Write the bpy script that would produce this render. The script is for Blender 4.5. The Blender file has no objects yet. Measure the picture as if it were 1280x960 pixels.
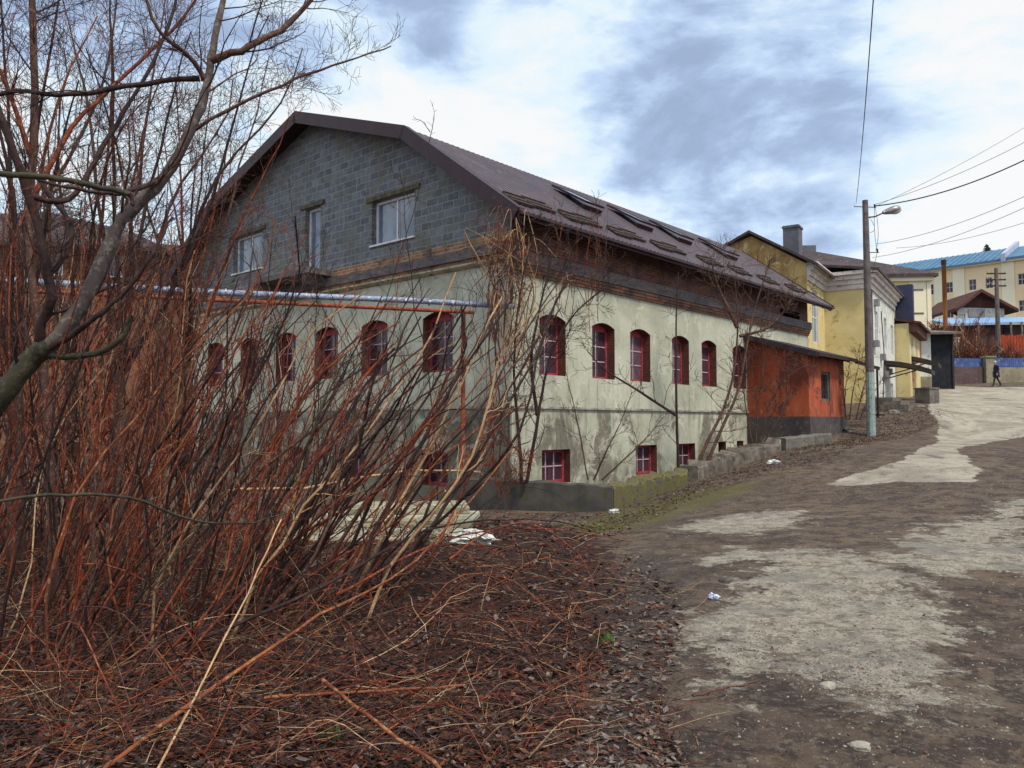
import bpy, bmesh, math, random
import numpy as np
from mathutils import Vector, Matrix
from mathutils.geometry import tessellate_polygon
SC = bpy.context.scene
COL = SC.collection
R = math.radians
rnd = random.Random(7)

# ------------------------------------------------------------ camera
FPX = 972.0
CAM_H = 1.6
PITCH = math.atan(48 / FPX)
cd = bpy.data.cameras.new('camera'); cam = bpy.data.objects.new('camera', cd); COL.objects.link(cam)
cd.sensor_width = 36; cd.lens = FPX / 1280 * 36; cd.clip_start = 0.05; cd.clip_end = 3000
cam.location = (0, 0, CAM_H); cam.rotation_euler = (R(90) + PITCH, 0, 0)
SC.camera = cam
_F = np.array([0, math.cos(PITCH), math.sin(PITCH)]); _U = np.array([0, -math.sin(PITCH), math.cos(PITCH)])
def ray(px, py): return _F + np.array([1., 0, 0]) * (px - 640) / FPX + _U * (480 - py) / FPX
def at(px, py, Y):
    r = ray(px, py); return np.array([0, 0, CAM_H]) + r * (Y / r[1])
def vdir(px, py):
    r = ray(px, py); return r / np.linalg.norm(r)

# ------------------------------------------------------------ world, sun, exposure
SUN_EL, SUN_AZ = 56, 146     # azimuth clockwise from +Y: behind the camera to the right
w = bpy.data.worlds.new('World'); SC.world = w; w.use_nodes = True
nt = w.node_tree; nt.nodes.clear()
def N(nt, t, **k):
    n = nt.nodes.new(t)
    for a, v in k.items():
        if a.startswith('i_'):
            n.inputs[a[2:].replace('_', ' ')].default_value = v
        else: setattr(n, a, v)
    return n
L = lambda nt, a, b: nt.links.new(a, b)
out = N(nt, 'ShaderNodeOutputWorld')
sky = N(nt, 'ShaderNodeTexSky', sky_type='NISHITA', sun_disc=False, sun_elevation=R(SUN_EL), sun_rotation=R(SUN_AZ))
sky.air_density = 1.2; sky.dust_density = 1.5
bg1 = N(nt, 'ShaderNodeBackground'); bg1.inputs['Strength'].default_value = 0.12
L(nt, sky.outputs[0], bg1.inputs['Color'])
tc = N(nt, 'ShaderNodeTexCoord')
mp = N(nt, 'ShaderNodeMapping'); mp.inputs['Scale'].default_value = (1, 1, 2.4)
L(nt, tc.outputs['Generated'], mp.inputs['Vector'])
def wmath(op, a, b=None, c=None):
    m = N(nt, 'ShaderNodeMath', operation=op)
    for i, v in enumerate((a, b, c)):
        if v is None: continue
        if hasattr(v, 'is_linked') or hasattr(v, 'links'): L(nt, v, m.inputs[i])
        else: m.inputs[i].default_value = v
    return m.outputs[0]
nz = N(nt, 'ShaderNodeTexNoise'); nz.inputs['Scale'].default_value = 3.1; nz.inputs['Detail'].default_value = 6
nz.inputs['Roughness'].default_value = 0.58; nz.inputs['Distortion'].default_value = 0.35
L(nt, mp.outputs[0], nz.inputs['Vector'])
val = wmath('MULTIPLY_ADD', nz.outputs['Fac'], 3.1, -0.84)
nz2 = N(nt, 'ShaderNodeTexNoise'); nz2.inputs['Scale'].default_value = 11; nz2.inputs['Detail'].default_value = 5; nz2.inputs['Roughness'].default_value = .6; nz2.inputs['Distortion'].default_value = .6
L(nt, mp.outputs[0], nz2.inputs['Vector']); val = wmath('MULTIPLY_ADD', nz2.outputs['Fac'], .8, wmath('ADD', val, -.40))
sx = N(nt, 'ShaderNodeSeparateXYZ'); L(nt, tc.outputs['Generated'], sx.inputs[0])
hzn = N(nt, 'ShaderNodeMapRange'); hzn.inputs['From Min'].default_value = .0; hzn.inputs['From Max'].default_value = .42; hzn.inputs['To Min'].default_value = .30; hzn.inputs['To Max'].default_value = .04
L(nt, sx.outputs['Z'], hzn.inputs['Value']); val = wmath('ADD', val, hzn.outputs[0])
def blob(px, py, rad, amt, src):
    d = vdir(px, py)
    dp = N(nt, 'ShaderNodeVectorMath', operation='DISTANCE'); dp.inputs[1].default_value = tuple(d)
    nrm = N(nt, 'ShaderNodeVectorMath', operation='NORMALIZE'); L(nt, tc.outputs['Generated'], nrm.inputs[0])
    L(nt, nrm.outputs[0], dp.inputs[0])
    q = wmath('DIVIDE', dp.outputs['Value'], rad); q = wmath('MULTIPLY', q, q); q = wmath('MULTIPLY', q, -1.0)
    e = wmath('EXPONENT', q)
    return wmath('MULTIPLY_ADD', e, amt, src)
for b in [(850, 120, .19, -.36), (1090, 60, .22, -.36), (1000, 200, .12, -.26), (610, 70, .14, .42), (720, 230, .13, .30), (780, 30, .08, .12), (1200, 220, .14, .25),
          (500, -20, .09, -.55), (545, 62, .04, -.4), (120, 60, .25, -.2)]:
    val = blob(*b, val)
rp = N(nt, 'ShaderNodeValToRGB'); L(nt, val, rp.inputs[0])
cr = rp.color_ramp; cr.elements[0].position = 0.0; cr.elements[0].color = (.36, .46, .66, 1)
cr.elements[1].position = 1.0; cr.elements[1].color = (1.0, 1.0, 1.0, 1)
for p, c in [(.20, (.42, .54, .77)), (.42, (.57, .73, .97)), (.66, (.80, .95, 1.04)), (.95, (.98, 1.0, 1.0))]:
    e = cr.elements.new(p); e.color = (*c, 1)
bg2 = N(nt, 'ShaderNodeBackground'); bg2.inputs['Strength'].default_value = 0.84
L(nt, rp.outputs[0], bg2.inputs['Color'])
mx = N(nt, 'ShaderNodeMixShader'); mx.inputs[0].default_value = 0.92
L(nt, bg1.outputs[0], mx.inputs[1]); L(nt, bg2.outputs[0], mx.inputs[2]); L(nt, mx.outputs[0], out.inputs['Surface'])

sd = bpy.data.lights.new('sun', 'SUN'); sun = bpy.data.objects.new('sun', sd); COL.objects.link(sun)
sd.energy = 2.7; sd.angle = R(8); sd.color = (1, .90, .74)
sdir = Vector((math.sin(R(SUN_AZ)) * math.cos(R(SUN_EL)), math.cos(R(SUN_AZ)) * math.cos(R(SUN_EL)), math.sin(R(SUN_EL))))
sun.rotation_euler = sdir.to_track_quat('Z', 'Y').to_euler(); sun.location = (0, 0, 60)
SC.view_settings.view_transform = 'Standard'; SC.view_settings.look = 'None'
SC.view_settings.exposure = 0.25; SC.view_settings.gamma = 1.0; SC.view_settings.use_curve_mapping = False
SC.cycles.max_bounces = 5; SC.cycles.diffuse_bounces = 2; SC.cycles.glossy_bounces = 3

# ------------------------------------------------------------ materials
class NB:
    """small node-graph builder"""
    def __init__(s, name):
        s.m = bpy.data.materials.new(name); s.m.use_nodes = True; s.t = s.m.node_tree; s.t.nodes.clear()
        s.o = s.n('ShaderNodeOutputMaterial'); s.p = s.n('ShaderNodeBsdfPrincipled'); s.l(s.p.outputs[0], s.o.inputs['Surface'])
        s.tc = s.n('ShaderNodeTexCoord'); s.v = s.tc.outputs['Object']
        s.p.inputs['Roughness'].default_value = .85; s.p.inputs['Specular IOR Level'].default_value = .3
    def n(s, t, **k): return N(s.t, t, **k)
    def l(s, a, b): s.t.links.new(a, b)
    def setv(s, inp, v):
        if hasattr(v, 'links'): s.l(v, inp)
        elif isinstance(v, (tuple, list)) and len(v) == 3 and inp.type == 'RGBA': inp.default_value = (*v, 1)
        else: inp.default_value = v
    def noise(s, scale, detail=4, rough=.55, dist=0, vec=None, stretch=None):
        x = s.n('ShaderNodeTexNoise'); x.inputs['Scale'].default_value = scale; x.inputs['Detail'].default_value = detail
        x.inputs['Roughness'].default_value = rough; x.inputs['Distortion'].default_value = dist
        v = vec or s.v
        if stretch:
            mm = s.n('ShaderNodeMapping'); mm.inputs['Scale'].default_value = stretch; s.l(v, mm.inputs['Vector']); v = mm.outputs[0]
        s.l(v, x.inputs['Vector']); return x.outputs['Fac']
    def math(s, op, a, b=0.0, c=0.0, clamp=False):
        x = s.n('ShaderNodeMath', operation=op); x.use_clamp = clamp
        for i, v in enumerate((a, b, c)): s.setv(x.inputs[i], v)
        return x.outputs[0]
    def step(s, v, lo, hi):
        x = s.n('ShaderNodeMapRange'); x.interpolation_type = 'SMOOTHSTEP'
        s.setv(x.inputs['Value'], v); x.inputs['From Min'].default_value = lo; x.inputs['From Max'].default_value = hi; return x.outputs[0]
    def mix(s, f, a, b, mode='MIX'):
        x = s.n('ShaderNodeMix', data_type='RGBA', blend_type=mode)
        s.setv(x.inputs[0], f); s.setv(x.inputs[6], a); s.setv(x.inputs[7], b); return x.outputs[2]
    def xyz(s, v=None):
        x = s.n('ShaderNodeSeparateXYZ'); s.l(v or s.v, x.inputs[0]); return x.outputs
    def attr(s, name):
        x = s.n('ShaderNodeAttribute'); x.attribute_name = name; return x.outputs
    def color(s, c): s.setv(s.p.inputs['Base Color'], c)
    def bump(s, h, strength=.4, dist=.02):
        b = s.n('ShaderNodeBump'); b.inputs['Strength'].default_value = strength; b.inputs['Distance'].default_value = dist
        s.l(h, b.inputs['Height']); s.l(b.outputs[0], s.p.inputs['Normal'])

_mc = {}
def weathered(name, c1, c2, scale=3, c3=None, rough=.85, metal=0, bump=.3, bscale=40, spec=.3, stretch=None):
    if name in _mc: return _mc[name]
    b = NB(name); f = b.noise(scale, 6, .62, .4, stretch=stretch)
    col = b.mix(b.step(f, .35, .65), c1, c2)
    if c3: col = b.mix(b.step(b.noise(scale * 2.7, 6, .6, stretch=stretch), .56, .68), col, c3)
    b.color(col); b.p.inputs['Roughness'].default_value = rough; b.p.inputs['Metallic'].default_value = metal
    b.p.inputs['Specular IOR Level'].default_value = spec
    if bump: b.bump(b.noise(bscale, 4), bump, .01)
    _mc[name] = b.m; return b.m

def plaster_main():
    b = NB('plaster_main'); X, Y, Z = b.xyz()
    big = b.noise(.55, 5, .6, .6); streak = b.noise(1.6, 6, .65, .3, stretch=(1, 1, .18)); fine = b.noise(9, 6, .7)
    col = b.mix(b.step(big, .35, .65), (.50, .515, .43), (.375, .395, .325))
    col = b.mix(b.math('MULTIPLY', b.step(streak, .48, .70), .55), col, (.36, .36, .28))
    col = b.mix(b.math('MULTIPLY', b.step(fine, .5, .75), .35), col, (.66, .66, .58))
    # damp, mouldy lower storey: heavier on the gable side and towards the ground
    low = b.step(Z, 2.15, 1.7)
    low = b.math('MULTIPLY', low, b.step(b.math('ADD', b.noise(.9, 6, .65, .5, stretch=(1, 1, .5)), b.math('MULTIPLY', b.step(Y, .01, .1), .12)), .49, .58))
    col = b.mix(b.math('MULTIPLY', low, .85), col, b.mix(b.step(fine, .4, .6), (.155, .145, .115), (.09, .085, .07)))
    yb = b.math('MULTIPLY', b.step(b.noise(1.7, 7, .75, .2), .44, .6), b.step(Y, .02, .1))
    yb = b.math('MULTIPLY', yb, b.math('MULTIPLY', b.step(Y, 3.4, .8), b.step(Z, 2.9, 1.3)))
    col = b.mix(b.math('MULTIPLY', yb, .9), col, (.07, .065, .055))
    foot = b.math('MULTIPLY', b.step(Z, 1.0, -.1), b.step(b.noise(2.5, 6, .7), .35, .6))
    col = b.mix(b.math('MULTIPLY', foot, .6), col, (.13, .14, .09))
    # rust and moisture below the string course
    rs = b.math('MULTIPLY', b.step(Z, 2.75, 2.0), b.step(b.noise(3, 6, .7, .4, stretch=(1, 1, .25)), .5, .68))
    col = b.mix(b.math('MULTIPLY', rs, .5), col, (.20, .17, .13))
    top = b.math('MULTIPLY', b.step(Z, 4.6, 5.15), b.step(b.noise(2.2, 6, .7, .4, stretch=(1, 1, .3)), .45, .68))
    col = b.mix(b.math('MULTIPLY', top, .45), col, (.28, .25, .19))
    fl = b.noise(1.35, 8, .68, .9); fz = b.math('ADD', fl, b.math('MULTIPLY', b.step(Z, 2.0, .2), .05))
    fm = b.step(fz, .625, .64)
    col = b.mix(b.math('MULTIPLY', fm, .55), col, b.mix(b.step(fine, .4, .6), (.33, .30, .24), (.20, .17, .14)))
    sp = b.step(b.noise(4.2, 7, .75, .2), .60, .63); col = b.mix(b.math('MULTIPLY', sp, .35), col, (.26, .26, .21))
    lt = b.step(b.noise(1.1, 8, .7, 1.5), .57, .60); col = b.mix(b.math('MULTIPLY', lt, .35), col, (.70, .70, .62))
    dr = b.math('MULTIPLY', b.step(b.noise(5.5, 6, .7, 0, stretch=(1, 1, .07)), .54, .64), b.math('MULTIPLY', b.step(Z, 1.0, 2.6), b.step(Z, 3.3, 2.6)))
    col = b.mix(b.math('MULTIPLY', dr, .55), col, (.17, .16, .12))
    d2 = b.math('MULTIPLY', b.step(b.noise(6.5, 6, .7, 0, stretch=(1, 1, .06)), .55, .66), b.step(Z, .6, 1.9)); d2 = b.math('MULTIPLY', d2, b.step(Z, 1.97, 1.9))
    col = b.mix(b.math('MULTIPLY', d2, .6), col, (.13, .125, .10))
    # hairline cracks
    vo = b.n('ShaderNodeTexVoronoi', feature='DISTANCE_TO_EDGE'); vo.inputs['Scale'].default_value = .8
    mv = b.n('ShaderNodeVectorMath', operation='ADD'); b.l(b.v, mv.inputs[0])
    nn = b.n('ShaderNodeTexNoise'); nn.inputs['Scale'].default_value = 3; b.l(b.v, nn.inputs['Vector'])
    sc = b.n('ShaderNodeVectorMath', operation='SCALE'); sc.inputs['Scale'].default_value = .6; b.l(nn.outputs['Color'], sc.inputs[0]); b.l(sc.outputs[0], mv.inputs[1])
    b.l(mv.outputs[0], vo.inputs['Vector'])
    cr = b.math('MULTIPLY', b.step(vo.outputs['Distance'], .012, .0), b.step(b.noise(.7, 3), .5, .6))
    col = b.mix(b.math('MULTIPLY', cr, .6), col, (.12, .11, .09))
    b.color(col); b.bump(b.math('ADD', b.noise(30, 5, .7), b.math('MULTIPLY', fine, 1.5)), .35, .015)
    return b.m

def brickmat(name, c1, c2, mortar, bw=.26, bh=.075, stain=(.05, .04, .04), ms=.012, stainamt=.6, bias=0):
    b = NB(name); X, Y, Z = b.xyz()
    cv = b.n('ShaderNodeCombineXYZ'); b.l(b.math('ADD', X, Y), cv.inputs[0]); b.l(Z, cv.inputs[1])
    br = b.n('ShaderNodeTexBrick'); b.l(cv.outputs[0], br.inputs['Vector'])
    br.inputs['Scale'].default_value = 1; br.inputs['Brick Width'].default_value = bw; br.inputs['Row Height'].default_value = bh
    br.inputs['Mortar Size'].default_value = ms; br.inputs['Mortar Smooth'].default_value = .3; br.inputs['Bias'].default_value = bias
    b.setv(br.inputs['Color1'], c1); b.setv(br.inputs['Color2'], c2); b.setv(br.inputs['Mortar'], mortar)
    f = b.noise(1.1, 6, .65, .5); g = b.noise(14, 5, .7)
    nv = b.n('ShaderNodeTexNoise'); nv.inputs['Scale'].default_value = 2.5; nv.inputs['Detail'].default_value = 4; b.l(b.v, nv.inputs['Vector'])
    vv = b.n('ShaderNodeVectorMath', operation='MULTIPLY_ADD'); b.l(nv.outputs['Color'], vv.inputs[0]); vv.inputs[1].default_value = (.04, .022, 0); b.l(cv.outputs[0], vv.inputs[2]); b.l(vv.outputs[0], br.inputs['Vector'])
    pal = b.mix(b.math('MULTIPLY', b.step(b.noise(3.3, 5, .7, .8), .50, .62), .5), br.outputs['Color'], mortar)
    col = b.mix(b.math('MULTIPLY', b.step(f, .42, .66), stainamt), pal, stain)
    col = b.mix(b.math('MULTIPLY', b.step(g, .5, .75), .4), col, mortar)
    b.color(col)
    h = b.math('SUBTRACT', b.math('MULTIPLY', g, .5), br.outputs['Fac'])
    b.bump(h, .8, .012); return b.m

M = {}
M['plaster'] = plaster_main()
M['brick'] = brickmat('brick_old', (.20, .055, .035), (.075, .024, .022), (.17, .13, .11), stainamt=.75, stain=(.035, .028, .04))
M['brick_pale'] = brickmat('brick_pale', (.46, .20, .09), (.17, .06, .04), (.34, .28, .20), stainamt=.8, bw=.27, bh=.08, ms=.016)
M['brick_mix'] = brickmat('brick_mix', (.34, .11, .06), (.09, .035, .03), (.27, .21, .16), stainamt=.8, bh=.075, ms=.014)
M['block'] = brickmat('cinder_block', (.15, .165, .20), (.085, .095, .13), (.25, .26, .26), .40, .20, stain=(.13, .12, .07), ms=.016, stainamt=.5)
M['reveal'] = brickmat('brick_reveal', (.24, .05, .035), (.12, .03, .03), (.10, .06, .05), stainamt=.5)
M['band'] = weathered('grey_render_band', (.085, .08, .10), (.16, .13, .12), 2, (.05, .04, .05), bump=.6, bscale=12, stretch=(1, 1, 3))
M['cornice'] = weathered('cornice_plaster', (.42, .40, .30), (.24, .22, .16), 2.5, (.08, .07, .06), bump=.5, bscale=20)
M['slabm'] = weathered('old_concrete', (.17, .16, .145), (.09, .085, .08), 2.5, (.06, .055, .05), bump=.6, bscale=22)
M['slabpale'] = weathered('pale_concrete', (.44, .43, .34), (.20, .19, .13), 2.2, (.10, .10, .05), bump=.6, bscale=22)
M['dark_int'] = weathered('dark_interior', (.012, .010, .012), (.02, .015, .02), 3, bump=0)
M['roof_metal'] = weathered('maroon_roof_metal', (.066, .042, .056), (.044, .028, .040), .8, (.09, .065, .078), rough=.42, bump=.15, bscale=3, spec=.5)
M['roof_trim'] = weathered('maroon_trim', (.040, .018, .028), (.026, .013, .02), 2, rough=.5, bump=.1)
M['soffit'] = weathered('dark_timber', (.045, .024, .02), (.022, .013, .012), 4, bump=.5, stretch=(1, 6, 6))
M['snow'] = weathered('rusty_snow_guard', (.085, .065, .06), (.055, .04, .04), 6, (.12, .095, .075), rough=.7)
M['glassroof'] = weathered('skylight_glass', (.22, .25, .30), (.16, .18, .22), 2, rough=.12, bump=0, spec=.8)
M['redframe'] = weathered('faded_red_paint', (.36, .055, .075), (.24, .03, .045), 9, (.42, .18, .18), rough=.6)
M['muntin'] = weathered('pale_mauve_bars', (.55, .42, .50), (.40, .26, .34), 9, rough=.6)
M['glass'] = weathered('dusty_dark_glass', (.028, .012, .022), (.05, .022, .035), 3, (.10, .05, .06), rough=.16, bump=0, spec=.35)
_g = M['glass'].node_tree; _p = [n for n in _g.nodes if n.type == 'BSDF_PRINCIPLED'][0]; _l = _p.inputs['Base Color'].links[0].from_socket
_oi = _g.nodes.new('ShaderNodeObjectInfo'); _mr = _g.nodes.new('ShaderNodeMapRange'); _mr.inputs['From Min'].default_value = .45; _mr.inputs['To Max'].default_value = .7; _g.links.new(_oi.outputs['Random'], _mr.inputs['Value'])
_mx = _g.nodes.new('ShaderNodeMix'); _mx.data_type = 'RGBA'; _g.links.new(_mr.outputs[0], _mx.inputs[0]); _g.links.new(_l, _mx.inputs[6]); _mx.inputs[7].default_value = (.16, .10, .13, 1); _g.links.new(_mx.outputs[2], _p.inputs['Base Color'])
M['sky_pane'] = weathered('window_reflecting', (.20, .26, .36), (.09, .11, .16), 1.1, rough=.05, bump=0, spec=.9)  # blue-grey base tones paint the sky's reflection into the panes
M['whiteframe'] = weathered('white_plastic', (.72, .74, .78), (.62, .64, .68), 4, rough=.4, bump=0)
M['lintel'] = weathered('lintel_wood', (.14, .12, .07), (.06, .05, .035), 5, bump=.5)
M['pipe'] = weathered('blue_grey_pipe_wrap', (.30, .36, .52), (.17, .22, .34), 7, (.55, .6, .7), rough=.5, bump=.6, bscale=18)
M['rust'] = weathered('rusty_steel', (.30, .075, .035), (.19, .045, .025), 6, (.36, .14, .07), rough=.8, bump=.4)
M['down'] = weathered('dark_pipe', (.04, .02, .02), (.02, .012, .015), 5)
M['terra'] = None
M['moss'] = weathered('mossy_concrete', (.10, .09, .075), (.13, .12, .025), 7, (.04, .036, .025), bump=1, bscale=26)
M['yellow'] = weathered('yellow_stucco', (.66, .56, .30), (.58, .48, .24), 1.0, (.40, .30, .13), bump=.25)
M['yellow_old'] = weathered('weathered_ochre', (.58, .42, .18), (.36, .22, .08), 1.6, (.64, .58, .38), bump=.3, stretch=(1, 1, .5))
M['white_wall'] = weathered('whitewash', (.68, .70, .68), (.52, .55, .52), 1.5, (.22, .22, .20), bump=.3)
M['white_trim'] = weathered('white_trim', (.66, .64, .62), (.50, .46, .46), 1.5, (.30, .26, .26), bump=.1)
M['pale_yellow'] = weathered('pale_yellow_wall', (.78, .72, .42), (.72, .64, .36), .4, bump=.1)
M['cream'] = weathered('school_cream', (.80, .66, .44), (.74, .58, .38), .15, bump=0)
M['cream_w'] = weathered('school_white_strip', (.80, .76, .60), (.72, .66, .50), .15, bump=0)
M['blueroof'] = weathered('blue_sheet_roof', (.085, .20, .33), (.06, .15, .27), .12, (.12, .25, .38), rough=.5, bump=0, stretch=(6, 6, .3))
M['slate'] = weathered('dark_slate', (.075, .055, .06), (.045, .035, .04), 1.2, (.13, .11, .11), bump=.6, bscale=9)
M['brownroof'] = weathered('brown_tile', (.10, .04, .03), (.06, .025, .02), 1.5, bump=.5, bscale=8)
M['chim'] = weathered('grey_chimney', (.13, .14, .17), (.09, .095, .12), 2, bump=.4)
M['concrete_pole'] = weathered('pole_concrete', (.10, .08, .085), (.16, .14, .14), 3, (.065, .05, .055), bump=.5, bscale=30)
M['poleblue'] = weathered('peeling_pale_paint', (.30, .38, .36), (.22, .30, .30), 5, (.12, .10, .09), bump=.4)
M['metalgrey'] = weathered('grey_metal', (.30, .30, .32), (.20, .20, .22), 6, rough=.4, metal=.4)
M['lampglass'] = weathered('lamp_glass', (.62, .64, .60), (.5, .5, .48), 6, rough=.15, bump=0, spec=.7)
M['black'] = weathered('black_cable', (.015, .015, .018), (.025, .022, .025), 6, rough=.6, bump=0)
M['ceramic'] = weathered('insulator_ceramic', (.45, .42, .38), (.3, .28, .25), 9, rough=.3, bump=0)
M['greywire'] = weathered('grey_wire', (.16, .16, .19), (.22, .22, .26), 6, rough=.5, bump=0)
M['skin'] = weathered('skin', (.55, .34, .25), (.5, .3, .22), 20, bump=0)
M['navy'] = weathered('navy_cloth', (.012, .014, .035), (.02, .022, .05), 12)
M['redcloth'] = weathered('red_cloth', (.62, .05, .03), (.5, .035, .025), 12)
M['darkcloth'] = weathered('dark_trousers', (.02, .02, .025), (.03, .03, .035), 12)
M['greyhair'] = weathered('grey_hair', (.55, .53, .5), (.4, .38, .36), 30)
M['awning'] = weathered('dark_awning', (.03, .025, .025), (.05, .04, .035), 4)
M['blackhole'] = weathered('dark_garage', (.010, .012, .02), (.02, .022, .032), 3, bump=0)
M['kiosk_red'] = weathered('faded_red_panel', (.42, .12, .11), (.5, .2, .18), 1.5)
M['bluefence'] = weathered('blue_fence_sheet', (.045, .07, .22), (.07, .13, .32), 2, (.2, .24, .38), rough=.5)
M['bluesheet'] = weathered('light_blue_sheet', (.16, .30, .55), (.26, .40, .60), .8, (.4, .5, .6), rough=.5, stretch=(5, 5, .5))
M['purplewall'] = weathered('brown_purple_wall', (.12, .075, .085), (.085, .055, .06), 1.5, (.17, .12, .11))
M['yconc'] = weathered('yellowed_concrete', (.30, .27, .19), (.20, .18, .12), 1.2, (.12, .10, .08))
M['redfence'] = weathered('rust_red_fence', (.36, .06, .025), (.25, .04, .02), 2, (.45, .10, .04))
M['shed'] = weathered('brown_shed', (.10, .055, .045), (.06, .03, .028), 1.2, (.14, .09, .07))
M['pipeorange'] = weathered('orange_rust_flue', (.38, .18, .06), (.24, .085, .035), 1.5, rough=.6, stretch=(1, 1, .4))
M['plasticblue'] = weathered('blue_white_plastic', (.35, .42, .72), (.7, .72, .8), 30, rough=.4)
M['plasticwhite'] = weathered('white_plastic_bag', (.68, .70, .68), (.45, .47, .45), 12, rough=.5)
M['stone'] = weathered('pebble', (.42, .41, .38), (.28, .26, .25), 8, (.16, .14, .13), bump=.4)
M['rubble'] = weathered('rubble_stone', (.20, .18, .155), (.09, .075, .068), 4, (.055, .05, .035), bump=.8)
M['leafgreen'] = weathered('small_green_leaf', (.06, .14, .02), (.04, .10, .02), 5, bump=0)

def terra():
    b = NB('terracotta_render'); X, Y, Z = b.xyz()
    f = b.noise(1.0, 6, .6, .6, stretch=(1, 1, .45)); g = b.noise(3.4, 7, .7, .3, stretch=(1, 1, .6))
    col = b.mix(b.step(f, .35, .65), (.25, .052, .026), (.42, .10, .045))
    col = b.mix(b.math('MULTIPLY', b.step(g, .52, .72), .7), col, (.15, .035, .025))
    col = b.mix(b.math('MULTIPLY', b.step(b.noise(5, 7, .75, .3), .58, .74), .6), col, (.58, .22, .13))
    col = b.mix(b.math('MULTIPLY', b.step(b.noise(.8, 7, .7, 1.2, stretch=(1, 1, .35)), .50, .57), .7), col, (.095, .028, .024))
    col = b.mix(b.math('MULTIPLY', b.step(b.noise(2.4, 8, .75, .6), .58, .61), .7), col, (.36, .20, .14))
    col = b.mix(b.math('MULTIPLY', b.math('MULTIPLY', b.step(Z, 2.2, 3.3), b.step(b.noise(3, 5, .6, 0, stretch=(1, 1, .12)), .42, .6)), .7), col, (.07, .022, .02))
    col = b.mix(b.math('MULTIPLY', b.math('MULTIPLY', b.step(Z, .75, .1), b.step(b.noise(2, 5, .6), .38, .55)), .8), col, (.46, .20, .13))
    b.color(col); b.bump(b.noise(20, 6, .7), .5, .015); return b.m
M['terra'] = terra()

def bark(name, c1, c2, c3, sc=9):
    b = NB(name)
    f = b.noise(sc, 5, .65, .5, stretch=(1, 1, .35)); g = b.noise(sc * 5, 5, .7)
    col = b.mix(b.step(f, .36, .62), c1, c2); col = b.mix(b.math('MULTIPLY', b.step(g, .52, .62), .7), col, c3)  # pale flecks: bark variation, with stem highlights painted into the colour
    kn = b.step(b.noise(sc * 2.4, 6, .7, .6), .58, .63); col = b.mix(b.math('MULTIPLY', kn, .55), col, tuple(q * .4 for q in c2))
    b.color(col); b.bump(b.math('ADD', g, b.noise(sc * 2, 5, .7)), .9, .008); b.p.inputs['Roughness'].default_value = .75; return b.m
M['b_red'] = bark('bark_red_brown', (.215, .042, .017), (.085, .017, .011), (.36, .14, .07), 5)
M['b_orange'] = bark('bark_orange_brown', (.25, .080, .03), (.13, .036, .018), (.38, .19, .10), 5)
M['b_dark'] = bark('bark_dark', (.020, .012, .013), (.038, .018, .017), (.085, .045, .04), 5)
M['b_tan'] = bark('dry_tan_stalk', (.52, .34, .19), (.38, .22, .12), (.66, .50, .34), 6)
M['b_mid'] = bark('bark_brown', (.10, .05, .036), (.055, .026, .024), (.20, .12, .09), 5)
M['b_grey'] = bark('bark_smooth_grey', (.125, .098, .092), (.065, .052, .056), (.22, .19, .165), 4)
M['b_green'] = bark('bark_mossy', (.045, .042, .025), (.025, .023, .018), (.10, .09, .06), 4)
M['leafa'] = weathered('dead_leaf_rust', (.15, .055, .030), (.060, .024, .018), 14, (.27, .13, .075), bump=0)
M['leafb'] = weathered('dead_leaf_grey', (.20, .165, .145), (.09, .07, .065), 14, (.30, .265, .23), bump=0)
M['leafc'] = weathered('dead_leaf_dark', (.028, .014, .014), (.055, .028, .024), 14, bump=0)

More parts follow.
